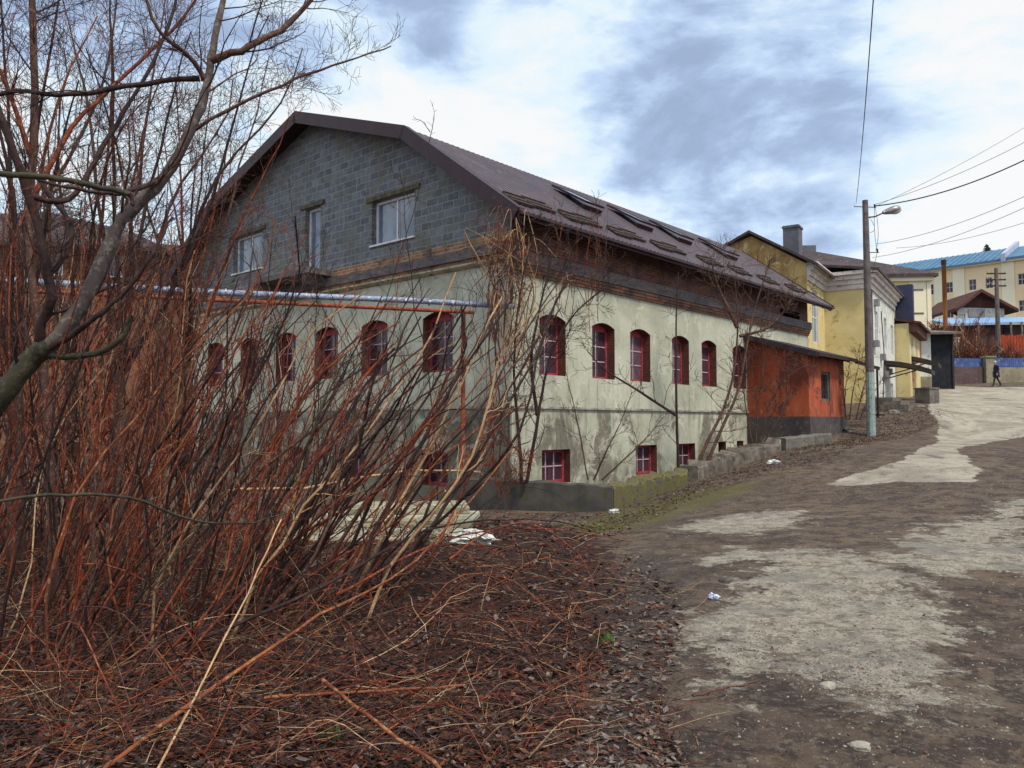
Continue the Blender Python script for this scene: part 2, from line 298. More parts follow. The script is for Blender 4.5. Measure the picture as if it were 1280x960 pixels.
# ------------------------------------------------------------ object helpers
def tag(o, label=None, cat=None, group=None, kind=None):
    if label: o['label'] = label
    if cat: o['category'] = cat
    if group: o['group'] = group
    if kind: o['kind'] = kind
    return o
def empty(name, loc=(0, 0, 0), rz=0, label=None, cat=None, group=None):
    o = bpy.data.objects.new(name, None); COL.objects.link(o); o.location = tuple(float(c) for c in loc); o.rotation_euler = (0, 0, rz)
    o.empty_display_size = .2
    return tag(o, label, cat, group)
class MB:
    """mesh collector; build() links it as one object"""
    def __init__(s): s.v = []; s.f = []; s.mi = []; s.m = 0
    def face(s, pts):
        i = len(s.v); s.v += [tuple(float(c) for c in p) for p in pts]; s.f.append(tuple(range(i, i + len(pts)))); s.mi.append(s.m)
    def box(s, x0, x1, y0, y1, z0, z1, T=None):
        p = [(x, y, z) for z in (z0, z1) for y in (y0, y1) for x in (x0, x1)]
        if T: p = [T(q) for q in p]
        i = len(s.v); s.v += [tuple(q) for q in p]
        for f in ((0, 2, 3, 1), (4, 5, 7, 6), (0, 1, 5, 4), (2, 6, 7, 3), (0, 4, 6, 2), (1, 3, 7, 5)):
            s.f.append(tuple(i + k for k in f)); s.mi.append(s.m)
    def prism(s, poly, z0, z1):
        """poly CCW list of (x,y), extruded"""
        n = len(poly); i = len(s.v)
        s.v += [(x, y, z0) for x, y in poly] + [(x, y, z1) for x, y in poly]
        s.f.append(tuple(i + k for k in range(n))[::-1]); s.f.append(tuple(i + n + k for k in range(n))); s.mi += [s.m] * 2
        for k in range(n):
            j = (k + 1) % n; s.f.append((i + k, i + j, i + n + j, i + n + k)); s.mi.append(s.m)
    def extr(s, prof, axis_pts):
        """closed profile of 3D offsets swept between two points"""
        a, b = [np.array(q, float) for q in axis_pts]; n = len(prof); i = len(s.v)
        s.v += [tuple(a + np.array(q)) for q in prof] + [tuple(b + np.array(q)) for q in prof]
        s.f.append(tuple(range(i, i + n))[::-1]); s.f.append(tuple(range(i + n, i + 2 * n))); s.mi += [s.m] * 2
        for k in range(n):
            j = (k + 1) % n; s.f.append((i + k, i + j, i + n + j, i + n + k)); s.mi.append(s.m)
    def tube(s, pts, rad, n=8, cap=True):
        pts = [np.array(p, float) for p in pts]; 
        if not hasattr(rad, '__len__'): rad = [rad] * len(pts)
        V, F = tube_mesh(pts, rad, n); i = len(s.v)
        s.v += [tuple(q) for q in V]; s.f += [tuple(int(k) + i for k in q) for q in F]; s.mi += [s.m] * len(F)
        if cap:
            s.f.append(tuple(i + k for k in range(n))[::-1]); s.f.append(tuple(i + (len(pts) - 1) * n + k for k in range(n))); s.mi += [s.m] * 2
    def build(s, name, mats, parent=None, smooth=False, loc=None, rz=None):
        me = bpy.data.meshes.new(name); me.from_pydata(s.v, [], s.f)
        if not isinstance(mats, (list, tuple)): mats = [mats]
        for m in mats: me.materials.append(m)
        if len(mats) > 1: me.polygons.foreach_set('material_index', s.mi)
        if smooth: me.polygons.foreach_set('use_smooth', [True] * len(me.polygons))
        me.update(); o = bpy.data.objects.new(name, me); COL.objects.link(o)
        if parent: o.parent = parent
        if loc is not None: o.location = tuple(float(c) for c in loc)
        if rz is not None: o.rotation_euler = (0, 0, rz)
        return o
def tube_mesh(pts, rad, n):
    P = np.asarray(pts, float); K = len(P)
    T = np.empty_like(P); T[1:-1] = P[2:] - P[:-2]; T[0] = P[1] - P[0]; T[-1] = P[-1] - P[-2]
    T /= np.maximum(np.linalg.norm(T, axis=1, keepdims=True), 1e-9)
    m = T.mean(0); ref = np.array([0, 0, 1.]) if abs(m[2]) < .75 * np.linalg.norm(m) + 1e-9 else np.array([1., 0, 0])
    A = np.cross(T, ref); A /= np.maximum(np.linalg.norm(A, axis=1, keepdims=True), 1e-9); B = np.cross(T, A)
    ang = np.arange(n) * 2 * math.pi / n
    rad = np.asarray(rad, float)
    V = P[:, None, :] + rad[:, None, None] * (np.cos(ang)[None, :, None] * A[:, None, :] + np.sin(ang)[None, :, None] * B[:, None, :])
    k = np.arange(K - 1)[:, None] * n; j = np.arange(n)[None, :]; j2 = (j + 1) % n
    F = np.stack([k + j, k + n + j, k + n + j2, k + j2], -1).reshape(-1, 4)
    return V.reshape(-1, 3), F
class Twigs:
    """many tapering tubes in one mesh"""
    def __init__(s): s.V = []; s.F = []; s.MI = []; s.n = 0
    def add(s, pts, r0, r1, sides=3, mi=0):
        K = len(pts); rad = np.linspace(r0, r1, K)
        V, F = tube_mesh(pts, rad, sides); s.V.append(V); s.F.append(F + s.n); s.MI.append(np.full(len(F), mi)); s.n += len(V)
    def addr(s, pts, rad, sides=6, mi=0):
        V, F = tube_mesh(pts, rad, sides); s.V.append(V); s.F.append(F + s.n); s.MI.append(np.full(len(F), mi)); s.n += len(V)
    def build(s, name, mats, parent=None, smooth=True, origin=(0, 0, 0)):
        if not s.V: return None
        V = np.concatenate(s.V) - np.array(origin, float); F = np.concatenate(s.F); MI = np.concatenate(s.MI)
        me = quadmesh(name, V, F, MI, mats, smooth)
        o = bpy.data.objects.new(name, me); COL.objects.link(o)
        if parent: o.parent = parent
        return o
def quadmesh(name, V, F, MI, mats, smooth=False):
    me = bpy.data.meshes.new(name); me.vertices.add(len(V)); me.vertices.foreach_set('co', V.astype(np.float32).ravel())
    me.loops.add(F.size); me.loops.foreach_set('vertex_index', F.astype(np.int32).ravel())
    me.polygons.add(len(F)); me.polygons.foreach_set('loop_start', (np.arange(len(F)) * F.shape[1]).astype(np.int32))
    for m in mats: me.materials.append(m)
    me.polygons.foreach_set('material_index', np.asarray(MI).astype(np.int32))
    if smooth: me.polygons.foreach_set('use_smooth', np.ones(len(F), bool))
    me.update(calc_edges=True); me.validate(); return me

# ------------------------------------------------------------ frames
PHI = R(41.8)
AX = np.array([math.sin(PHI), math.cos(PHI), 0]); BX = np.array([-math.cos(PHI), math.sin(PHI), 0]); P0 = np.array([0, 18., 0])
RZ_MAIN = math.pi / 2 - PHI
def mw(s, t, z=0): return P0 + AX * s + BX * t + np.array([0, 0, z])   # main building coords -> world

# ------------------------------------------------------------ terrain
def pz(px, py, Y):
    p = at(px, py, Y); return (p[0], p[1], p[2])
CP = [(0, 0, 0), (-5, 0, -.05), (5, 0, .05), (12, 0, .2), (0, -12, -.4), (-14, -6, -.4), (14, -8, 0), (-30, 0, -.6), (0, -60, -1), (60, -40, 0), (-80, 0, -1),
      (-5, 5, 0), (-10, 8, -.2), (-3, 9, .0), (-8, 15, -.3), (-2, 13, -.1), (-16, 20, -.2), (-25, 30, 0), (-20, 45, .5), (0, 5, 0.0), (4, 6, .02), (1, 9, .0), (7, 8, .15),
      (0, 15.5, -.2), (1.98, 14.9, -.16), (-1.5, 17, -.25), pz(1130, 600, 15.5), (12, 14, .55), pz(1000, 700, 8.4), pz(1200, 540, 27), pz(865, 604, 18.9), pz(935, 580, 21),
      pz(985, 562, 22.6), pz(1040, 556, 24.2), (12.45, 27, 1.13), pz(1100, 522, 30), pz(1105, 503, 36), pz(1180, 500, 40), pz(1240, 483, 53), pz(1200, 482, 53.5), (20, 24, 1.3), (28, 35, 2.4),
      (33, 53, 4.12), (45, 56, 4.5), (22, 10, .8), (40, 20, 2), (60, 40, 4), (16, 60, 4.6), (30, 60, 4.7), (35, 75, 7.5), (50, 78, 8), (60, 100, 11), (80, 130, 14), (40, 130, 14), (0, 80, 5), (-20, 90, 4),
      (300, 0, 5), (-300, 0, 0), (300, 300, 20), (0, 300, 14), (-300, 300, 5), (0, -300, -5), (140, 130, 14), (300, -300, 0), (-300, -300, 0)]
for s, z in [(0.6, -.25), (4, -.2), (8, .05), (10.5, .6), (12.5, .9), (14.5, 1.2), (17.5, 1.7)]:
    p = mw(s, -.3); CP.append((p[0], p[1], z))
for t in (4, 9, 15):
    p = mw(-.4, t); CP.append((p[0], p[1], -.3))
for s in (6, 17):
    p = mw(s, 9); CP.append((p[0], p[1], .2 + s * .06))
p = mw(12.6, -3.2); CP.append((p[0], p[1], 1.0)); p = mw(16, -3.0); CP.append((p[0], p[1], 1.35))
CP = np.array(CP, float)
def _phi(r): return r * r * np.log(np.maximum(r, 1e-6))
_n = len(CP); _A = np.zeros((_n + 3, _n + 3)); _sc = .05
_d = np.linalg.norm(CP[:, None, :2] - CP[None, :, :2], axis=2) * _sc
_A[:_n, :_n] = _phi(_d) + np.eye(_n) * 2e-4; _A[:_n, _n] = 1; _A[:_n, _n + 1:] = CP[:, :2] * _sc; _A[_n, :_n] = 1; _A[_n + 1:, :_n] = CP[:, :2].T * _sc
_W = np.linalg.solve(_A, np.concatenate([CP[:, 2], [0, 0, 0]]))
def terr(x, y):
    x = np.atleast_1d(np.asarray(x, float)); y = np.atleast_1d(np.asarray(y, float)); sh = x.shape; x = x.ravel(); y = y.ravel()
    o = np.empty(len(x))
    for i in range(0, len(x), 20000):
        xs = x[i:i + 20000, None]; ys = y[i:i + 20000, None]
        dd = np.hypot(xs - CP[None, :, 0], ys - CP[None, :, 1]) * _sc
        o[i:i + 20000] = _phi(dd) @ _W[:_n] + _W[_n] + (xs[:, 0] * _W[_n + 1] + ys[:, 0] * _W[_n + 2]) * _sc
    near = np.exp(-((x / 30) ** 2 + (y / 35) ** 2))
    o += near * (.018 * np.sin(x * 2.1 + 1.3 * np.sin(y * 1.7)) * np.cos(y * 1.9 + np.sin(x * 1.3)) + .010 * np.sin(x * 6.3 + 2 * np.sin(y * 3.1)) * np.sin(y * 5.7 + x))
    return o.reshape(sh)
def tz(x, y): return float(terr(x, y)[0])
def hit(px, py, lo=1.5, hi=80):
    """where the view ray of a pixel meets the ground"""
    r = ray(px, py); r = r / r[1]; Y = np.linspace(lo, hi, 1600)
    g = CAM_H + r[2] * Y - terr(r[0] * Y, Y); k = np.argmax(g < 0) if (g < 0).any() else len(Y) - 1
    return np.array([r[0] * Y[k], Y[k], tz(r[0] * Y[k], Y[k])])

def inpoly(x, y, poly):
    c = np.zeros(x.shape, bool); n = len(poly)
    for i in range(n):
        x1, y1 = poly[i][:2]; x2, y2 = poly[(i + 1) % n][:2]
        t = ((y1 > y) != (y2 > y)) & (x < (x2 - x1) * (y - y1) / (y2 - y1 + 1e-12) + x1); c ^= t
    return c
def sdist(x, y, poly):
    """signed distance (positive inside) to polygon edge"""
    d = np.full(x.shape, 1e9); n = len(poly)
    for i in range(n):
        ax, ay = poly[i][:2]; bx, by = poly[(i + 1) % n][:2]; dx, dy = bx - ax, by - ay
        t = np.clip(((x - ax) * dx + (y - ay) * dy) / (dx * dx + dy * dy + 1e-12), 0, 1)
        d = np.minimum(d, np.hypot(x - ax - t * dx, y - ay - t * dy))
    return np.where(inpoly(x, y, poly), d, -d)
def gp(pts): return [tuple(hit(*p)[:2]) for p in pts]

gx = np.concatenate([-np.geomspace(10, 320, 44)[::-1], np.arange(-9.9, 12.4, .085), np.arange(12.5, 42, .45), np.geomspace(42.5, 320, 26)])
gy = np.concatenate([-np.geomspace(1.5, 200, 24)[::-1], np.arange(-1.3, 1.5, .3), np.arange(1.6, 17, .085), np.arange(17.1, 34, .2), np.arange(34.2, 62, .6), np.geomspace(63, 400, 30)])
GX, GY = np.meshgrid(gx, gy); GZ = terr(GX, GY)
nx, ny = len(gx), len(gy); V = np.stack([GX.ravel(), GY.ravel(), GZ.ravel()], 1)
ii, jj = np.meshgrid(np.arange(nx - 1), np.arange(ny - 1)); k = (jj * nx + ii).ravel()
Fg = np.stack([k, k + 1, k + nx + 1, k + nx], 1)
# regions of different surface, all in ground coordinates
P_conc = [gp([(905, 870), (840, 800), (850, 765), (930, 735), (960, 700), (1010, 690), (1080, 700), (1130, 730), (1120, 765), (1170, 800), (1200, 850), (1190, 900), (1150, 905), (1080, 880), (1030, 850), (970, 830)]),
          gp([(850, 662), (880, 650), (960, 640), (1000, 640), (985, 655), (930, 668), (880, 668)]),
          gp([(1095, 700), (1150, 690), (1165, 655), (1290, 625), (1300, 720), (1220, 715), (1160, 715)]),
          gp([(860, 700), (910, 684), (940, 690), (900, 710)])]
P_road = gp([(1033, 606), (1075, 590), (1130, 575), (1170, 555), (1175, 530), (1160, 510), (1168, 492), (1160, 482), (1340, 484), (1330, 520), (1285, 545), (1240, 552), (1195, 562), (1225, 588), (1215, 604), (1120, 603), (1060, 608)])
P_litter = gp([(-200, 960), (-250, 700), (0, 660), (300, 655), (600, 650), (690, 655), (760, 680), (775, 760), (745, 830), (700, 900), (660, 985)])
P_leaf = gp([(640, 985), (720, 850), (760, 750), (790, 680), (840, 690), (870, 740), (850, 800), (830, 870), (850, 985)])
P_moss = gp([(700, 655), (770, 640), (860, 615), (960, 598), (940, 615), (860, 640), (770, 668), (700, 668)])
X_, Y_ = GX.ravel(), GY.ravel()
def mask(polys, soft):
    m = np.full(len(X_), 0.)
    for q in polys: m = np.maximum(m, np.clip(.5 + sdist(X_, Y_, q) / soft / 2, 0, 1))
    return m
me = quadmesh('ground', V, Fg, np.zeros(len(Fg)), [], True)
for nm, mk in [('conc', mask(P_conc, .75)), ('road', mask([P_road], .35)), ('litter', mask([P_litter], .7)), ('leafy', mask([P_leaf], .8)), ('mossy', mask([P_moss], .7))]:
    at_ = me.attributes.new(nm, 'FLOAT', 'POINT'); at_.data.foreach_set('value', mk.astype(np.float32))
def groundmat():
    b = NB('ground_dirt')
    A = {n: b.attr(n)['Fac'] for n in ('conc', 'road', 'litter', 'leafy', 'mossy')}
    big = b.noise(.6, 6, .6, .6); mid = b.noise(3.2, 8, .68, .5); fine = b.noise(22, 8, .75); vf = b.noise(80, 5, .7)
    col = b.mix(b.step(big, .38, .62), (.100, .070, .056), (.150, .108, .080))
    col = b.mix(b.math('MULTIPLY', b.step(mid, .47, .57), .8), col, (.040, .026, .026))
    col = b.mix(b.math('MULTIPLY', b.step(b.noise(1.3, 6, .7, 1.), .52, .68), .55), col, (.175, .120, .060))
    col = b.mix(b.math('MULTIPLY', b.step(fine, .53, .62), .7), col, (.21, .175, .14))
    col = b.mix(b.math('MULTIPLY', b.step(b.noise(9, 9, .8), .54, .60), .6), col, (.025, .018, .018))
    col = b.mix(b.math('MULTIPLY', b.step(b.noise(2.7, 9, .78), .55, .60), .45), col, (.20, .165, .13))
    col = b.mix(b.math('MULTIPLY', b.step(vf, .58, .70), .7), col, (.04, .03, .03))
    # stones pressed into the soil
    vo = b.n('ShaderNodeTexVoronoi'); vo.inputs['Scale'].default_value = 13; vo.inputs['Randomness'].default_value = 1; b.l(b.v, vo.inputs['Vector'])
    vr = b.xyz(vo.outputs['Color'])
    st = b.math('MULTIPLY', b.step(vo.outputs['Distance'], .34, .24), b.step(vr[0], .72, .78))
    st = b.math('MULTIPLY', st, b.step(b.noise(.9, 4), .48, .62))
    col = b.mix(b.math('MULTIPLY', st, .55), col, (.30, .27, .23))
    # worn pale concrete patches
    sc_ = b.step(b.math('ADD', A['leafy'], A['litter']), .2, .0)
    cm = b.step(b.math('ADD', b.math('MULTIPLY_ADD', b.math('MULTIPLY', b.step(b.noise(.35, 3), .42, .6), sc_), .22, A['conc']), b.math('MULTIPLY', b.math('SUBTRACT', b.noise(2.1, 10, .78, .1), .5), 2.7)), .50, .64)
    cc = b.mix(b.step(b.noise(7, 8, .75, .4), .40, .62), (.50, .455, .38), (.30, .27, .22))
    cc = b.mix(b.math('MULTIPLY', b.step(b.noise(38, 6, .78), .52, .60), .85), cc, (.085, .075, .068))
    cc = b.mix(b.math('MULTIPLY', b.step(b.noise(4.6, 10, .8), .53, .57), .75), cc, (.13, .10, .08))
    cc = b.mix(b.math('MULTIPLY', b.step(b.noise(1.4, 5, .7), .50, .62), .7), cc, (.22, .215, .20))
    col = b.mix(b.math('MULTIPLY', cm, .85), col, cc)
    rm = b.step(b.math('ADD', A['road'], b.math('MULTIPLY', b.math('SUBTRACT', b.noise(1.2, 8, .7, .4), .5), 1.1)), .47, .51)
    rc = b.mix(b.step(b.noise(.8, 8, .7, .8), .40, .60), (.46, .42, .35), (.30, .27, .225))
    rc = b.mix(b.math('MULTIPLY', b.step(b.noise(.45, 5, .6, 1.2, stretch=(2, .6, 1)), .58, .66), .7), rc, (.13, .10, .10))
    rc = b.mix(b.math('MULTIPLY', b.step(fine, .53, .62), .6), rc, (.18, .16, .14))
    rc = b.mix(b.math('MULTIPLY', b.step(b.noise(3.1, 9, .78), .54, .60), .5), rc, (.15, .12, .10))
    col = b.mix(b.math('MULTIPLY', rm, .95), col, rc)
    lm = b.step(b.math('ADD', A['litter'], b.math('MULTIPLY', b.math('SUBTRACT', mid, .5), 1.2)), .35, .65)
    lc = b.mix(b.step(fine, .42, .6), (.018, .009, .008), (.055, .026, .02)); lc = b.mix(b.step(vf, .5, .64), lc, (.016, .009, .010))  # near-black litter; shade under the thicket is put into this colour
    col = b.mix(lm, col, lc)
    fm = b.step(b.math('ADD', A['leafy'], b.math('MULTIPLY', b.math('SUBTRACT', mid, .5), 1.4)), .4, .7)
    fc = b.mix(b.step(fine, .42, .6), (.045, .036, .034), (.11, .092, .08)); fc = b.mix(b.step(vf, .52, .64), fc, (.03, .024, .026))
    col = b.mix(b.math('MULTIPLY', fm, .9), col, fc)
    mm = b.step(b.math('ADD', A['mossy'], b.math('MULTIPLY', b.math('SUBTRACT', mid, .5), 1.6)), .45, .7)
    col = b.mix(b.math('MULTIPLY', mm, .7), col, b.mix(b.step(fine, .4, .6), (.13, .13, .03), (.085, .07, .035)))
    b.color(col); b.p.inputs['Roughness'].default_value = .9
    h = b.math('ADD', b.math('MULTIPLY', mid, 2.), b.math('ADD', fine, b.math('MULTIPLY', vf, .5)))
    h = b.math('ADD', h, b.math('MULTIPLY', st, .7)); b.bump(h, .9, .035); return b.m
me.materials.append(groundmat())
ground = bpy.data.objects.new('ground', me); COL.objects.link(ground); tag(ground, kind='structure')

# ------------------------------------------------------------ building parts
def arch(u0, u1, z0, z1, rise=0, n=7):
    """hole outline, z1 is the crown"""
    if rise <= 0: return [(u0, z0), (u1, z0), (u1, z1), (u0, z1)]
    p = [(u0, z0), (u1, z0)]
    for i in range(n + 1):
        t = i / n; p.append((u1 + (u0 - u1) * t, z1 - rise * (2 * t - 1) ** 2))
    return p
def wall(mb, P, Q, outline, holes=(), depth=.3, wm=0, rm=1):
    """outline [(u,z)] on the line P->Q; holes cut through with reveals going inwards (left of P->Q)"""
    P = np.array(P, float); Q = np.array(Q, float); d = (Q - P) / np.linalg.norm(Q - P); inn = np.array([-d[1], d[0]])
    def W(u, z, k=0): q = P + d * u + inn * k; return (q[0], q[1], z)
    loops = [[Vector((u, z, 0)) for u, z in outline]] + [[Vector((u, z, 0)) for u, z in h] for h in holes]
    flat = [v for l in loops for v in l]; i0 = len(mb.v); mb.v += [W(v.x, v.y) for v in flat]
    for t in tessellate_polygon(loops):
        a, b_, c = [flat[i] for i in t]
        if (b_ - a).cross(c - a).z < 0: t = t[::-1]
        mb.f.append(tuple(i0 + i for i in t)); mb.mi.append(wm)
    for h in holes:
        for i in range(len(h)):
            (u0, z0), (u1, z1) = h[i], h[(i + 1) % len(h)]; mb.m = rm
            mb.face([W(u0, z0), W(u1, z1), W(u1, z1, depth), W(u0, z0, depth)])
    mb.m = 0
_wc = {}
def window(parent, P, Q, u0, u1, z0, z1, rise=0, recess=.22, style='red', cols=2, rows=3, name='window'):
    """window unit as a part with its glass as sub-part, sitting in a wall hole"""
    P = np.array(P, float); Q = np.array(Q, float); d = (Q - P) / np.linalg.norm(Q - P); inn = np.array([-d[1], d[0]])
    W_, H_ = round(u1 - u0, 2), round(z1 - z0, 2); key = (W_, H_, rise, style, cols, rows)
    if key not in _wc:
        fr = {'red': (M['redframe'], M['muntin']), 'white': (M['whiteframe'], M['whiteframe']), 'far': (M['whiteframe'], M['whiteframe']), 'grille': (M['slabm'], M['down'])}[style]
        t = .07 if style != 'far' else .06; a = MB()
        hz = H_ - rise
        a.box(0, t, 0, .06, 0, hz); a.box(W_ - t, W_, 0, .06, 0, hz); a.box(t, W_ - t, 0, .06, 0, t)
        if rise > 0:   # arched head board
            pts = arch(0, W_, hz - t, H_, rise); n = len(pts); i = len(a.v)
            a.v += [(u, 0, z) for u, z in pts] + [(u, .06, z) for u, z in pts]
            a.f.append(tuple(range(i, i + n))); a.mi.append(0); a.f.append(tuple(range(i + n, i + 2 * n))[::-1]); a.mi.append(0)
            for q in range(n): a.f.append((i + q, i + n + q, i + n + (q + 1) % n, i + (q + 1) % n)); a.mi.append(0)
        else: a.box(t, W_ - t, 0, .06, H_ - t, H_)
        a.m = 1; mt = .028 if style == 'red' else .05; y0 = .012
        for c in range(1, cols):
            x = t + (W_ - 2 * t) * c / cols; a.box(x - mt / 2, x + mt / 2, y0, .05, t, hz - t)
        for r_ in range(1, rows):
            z = t + (hz - 2 * t) * r_ / rows
            for c in range(cols):
                xa = t + (W_ - 2 * t) * c / cols + (mt / 2 if c else 0); xb = t + (W_ - 2 * t) * (c + 1) / cols - (mt / 2 if c < cols - 1 else 0)
                a.box(xa, xb, y0 + .004, .046, z - mt / 2, z + mt / 2)
        if style == 'red':
            a.m = 0; xc = t + (W_ - 2 * t) * .5; a.box(xc - .03, xc + .03, .052, .07, t, hz - t)
        g = MB(); g.box(t * .6, W_ - t * .6, .035, .045, t * .6, hz - t * .6)
        _wc[key] = (a, fr, g)
    a, fr, g = _wc[key]
    o = P + d * u0 + inn * recess; rz = math.atan2(d[1], d[0])
    if isinstance(a, MB):
        fo = a.build(name, list(fr), parent, loc=(o[0], o[1], z0), rz=rz)
        po = g.build('pane', {'red': M['glass'], 'white': M['sky_pane'], 'far': M['glass'], 'grille': M['dark_int']}[style], fo)
        _wc[key] = (fo, fr, po)
    else:
        fo = a.copy(); COL.objects.link(fo); fo.parent = parent; fo.location = (o[0], o[1], z0); fo.rotation_euler = (0, 0, rz)
        po = g.copy(); COL.objects.link(po); po.parent = fo
    return fo

# ============================================================ MAIN BUILDING
main = empty('mill_building', P0, RZ_MAIN, 'long old plastered building with grey block gable and maroon metal roof behind the bushes', 'building')
Lx, Wy = 18.0, 16.3
rw = [(.99, 2.03), (3.16, 4.20), (4.97, 6.02), (7.25, 8.28), (9.09, 10.1), (11.3, 12.3)]
lw = [(1.08, 2.2, .10, .93), (5.21, 6.33, .12, .95), (7.48, 8.60, .2, .95)]
vents = [(10.15, 10.7, .55, .97), (11.5, 12.0, .6, .97)]
hR = [arch(a, b, 2.76, 4.26, .13) for a, b in rw] + [arch(a, b, c, d) for a, b, c, d in lw + vents]
tl = [(1.98, 3.1), (4.53, 5.68), (6.79, 7.91), (8.98, 10.11), (11.2, 12.3), (13.5, 14.6)]
ll = [(2.14, 3.12, .0, .82), (5.5, 6.63, .0, .84), (8.2, 9.3, .0, .84), (12.2, 13.2, 0, .84)]
# gable wall line: P=(0,Wy) -> Q=(0,0) so that outward is -x ; u = Wy - y
gu = lambda y: Wy - y
hL = [arch(gu(b), gu(a), 2.88, 4.42, .14) for a, b in tl] + [arch(gu(b), gu(a), c, d) for a, b, c, d in ll]
wm = MB()
wall(wm, (0, 0), (Lx, 0), [(0, -.9), (Lx, -.9), (Lx, 5.12), (0, 5.12)], hR, .34)
wall(wm, (0, Wy), (0, 0), [(0, -.9), (Wy, -.9), (Wy, 5.36), (0, 5.36)], hL, .34)
wall(wm, (Lx, 0), (Lx, Wy), [(0, -.9), (Wy, -.9), (Wy, 5.12), (0, 5.12)])
wall(wm, (Lx, Wy), (0, Wy), [(0, -.9), (Lx, -.9), (Lx, 5.12), (0, 5.12)])
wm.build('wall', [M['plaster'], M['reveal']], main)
# dark room behind every opening
bk = MB(); bk.box(.345, Lx - .4, .345, .40, -.8, 5.1); bk.box(.345, .40, .41, Wy - .4, -.8, 5.1); bk.build('interior', M['dark_int'], main)
# roof geometry
EY, EZ, KY, KZ, AYY, AZ = -.7, 6.33, 3.2, 9.18, 8.25, 10.92
GXO = -.6; REX = 18.9
prof = [(EY, EZ), (KY, KZ), (AYY, AZ), (13.5, 9.18), (17.1, 6.65)]
def roofz(y):
    for (a, za), (b, zb) in zip(prof, prof[1:]):
        if a <= y <= b: return za + (zb - za) * (y - a) / (b - a)
    return EZ
# brick band on the long side and dark render band
bb = MB(); zt = roofz(0) - .1
wall(bb, (0, 0), (Lx, 0), [(0, 5.12), (Lx, 5.12), (Lx, zt), (0, zt)], [arch(15.3, 17.2, 5.5, 5.95)], .3)
wall(bb, (Lx, 0), (Lx, Wy), [(0, 5.12), (Wy, 5.12)] + [(y, roofz(y) - .12) for y in (Wy, 13.5, AYY, KY, 0)])
bb.build('brick_band', [M['brick'], M['dark_int']], main)
e = MB()
for i in range(3): e.box(-.02, Lx + .01, -.02 - .035 * (i + 1), -.003, 5.10 + i * .075 + .002, 5.10 + (i + 1) * .075)
e.build('brick_corbel', M['brick_mix'], main)
e = MB(); e.box(-.03, Lx + .02, -.17, -.003, 5.335, 5.62); e.build('render_band', M['band'], main)
# string course
e = MB(); e.box(-.055, Lx, -.055, -.003, 1.93, 1.985); e.box(-.055, -.003, -.002, Wy, 1.93, 1.985)
e.build('string_course', weathered('string_course', (.44, .44, .38), (.22, .21, .18), 3, (.05, .045, .04)), main)
# gable: cornice lip, grey band, pale brick courses, cinder blocks
e = MB()
e.extr([(-.003, 0, 5.36), (-.003, 0, 5.47), (-.16, 0, 5.47), (-.16, 0, 5.43), (-.09, 0, 5.39)], ((0, -.16, 0), (0, Wy, 0)))
e.build('cornice', M['cornice'], main)
e = MB(); e.box(-.03, .2, 0.002, Wy, 5.472, 5.56); e.box(-.02, .2, .002, Wy, 5.56, 5.60); e.build('brick_corbel', M['brick_pale'], main)
e = MB(); e.box(-.10, .2, -.02, Wy, 5.60, 5.84); e.build('render_band', M['band'], main)
e = MB(); e.box(-.035, .2, .004, Wy, 5.84, 6.08); e.build('brick_course', M['brick_pale'], main)
gw = [(11.02, 12.9, 6.70, 7.95, 'white', 2, 1), (7.74, 8.56, 6.12, 8.16, 'white', 1, 1), (3.46, 5.26, 6.52, 7.76, 'white', 2, 1)]
e = MB()
wall(e, (0, Wy), (0, 0), [(0, 6.08), (Wy, 6.08)] + [(gu(y), roofz(y) - .1) for y in (0, KY, AYY, 13.5, Wy)],
     [arch(gu(b), gu(a), c, d) if c > 6.2 else arch(gu(b), gu(a), c, d) for a, b, c, d, *_ in gw], .25)
e.build('gable_wall', [M['block'], M['block']], main)
e = MB(); e.prism([(.30, .3), (.34, .3), (.34, Wy - .3), (.30, Wy - .3)], 6.0, 6.7); e.box(.30, .34, 2.0, 13.6, 6.701, 8.2); e.build('interior', M['dark_int'], main)
for a, b, c, d, st, cc, rr in gw:
    f_ = window(main, (0, Wy), (0, 0), gu(b) + .004, gu(a) - .004, c + .004, d - .004, 0, .16, st, cc, rr, 'window' if c > 6.2 else 'balcony_door')
    e = MB(); e.box(-.05, .14, a - .22, b + .22, d + .003, d + .12); e.build('lintel', M['lintel'], main)
    if c > 6.2:
        e = MB(); e.box(-.06, .15, a - .04, b + .04, c - .05, c - .002); e.build('sill', M['whiteframe'], main)
e = MB(); e.box(-.85, -.04, 7.1, 10.25, 5.90, 6.07); e.box(-.80, -.04, 7.3, 7.45, 5.62, 5.898); e.box(-.80, -.04, 9.8, 9.95, 5.62, 5.898)
e.build('balcony_slab', M['band'], main)
for a, b in rw: window(main, (0, 0), (Lx, 0), a + .003, b - .003, 2.763, 4.257, .13, .25)
for a, b, c, d in lw: window(main, (0, 0), (Lx, 0), a + .003, b - .003, c + .003, d - .003, 0, .2, cols=3, rows=2)
for a, b in tl: window(main, (0, Wy), (0, 0), gu(b) + .003, gu(a) - .003, 2.883, 4.417, .14, .25)
for a, b, c, d in ll: window(main, (0, Wy), (0, 0), gu(b) + .003, gu(a) - .003, c + .003, d - .003, 0, .22, cols=2, rows=1)
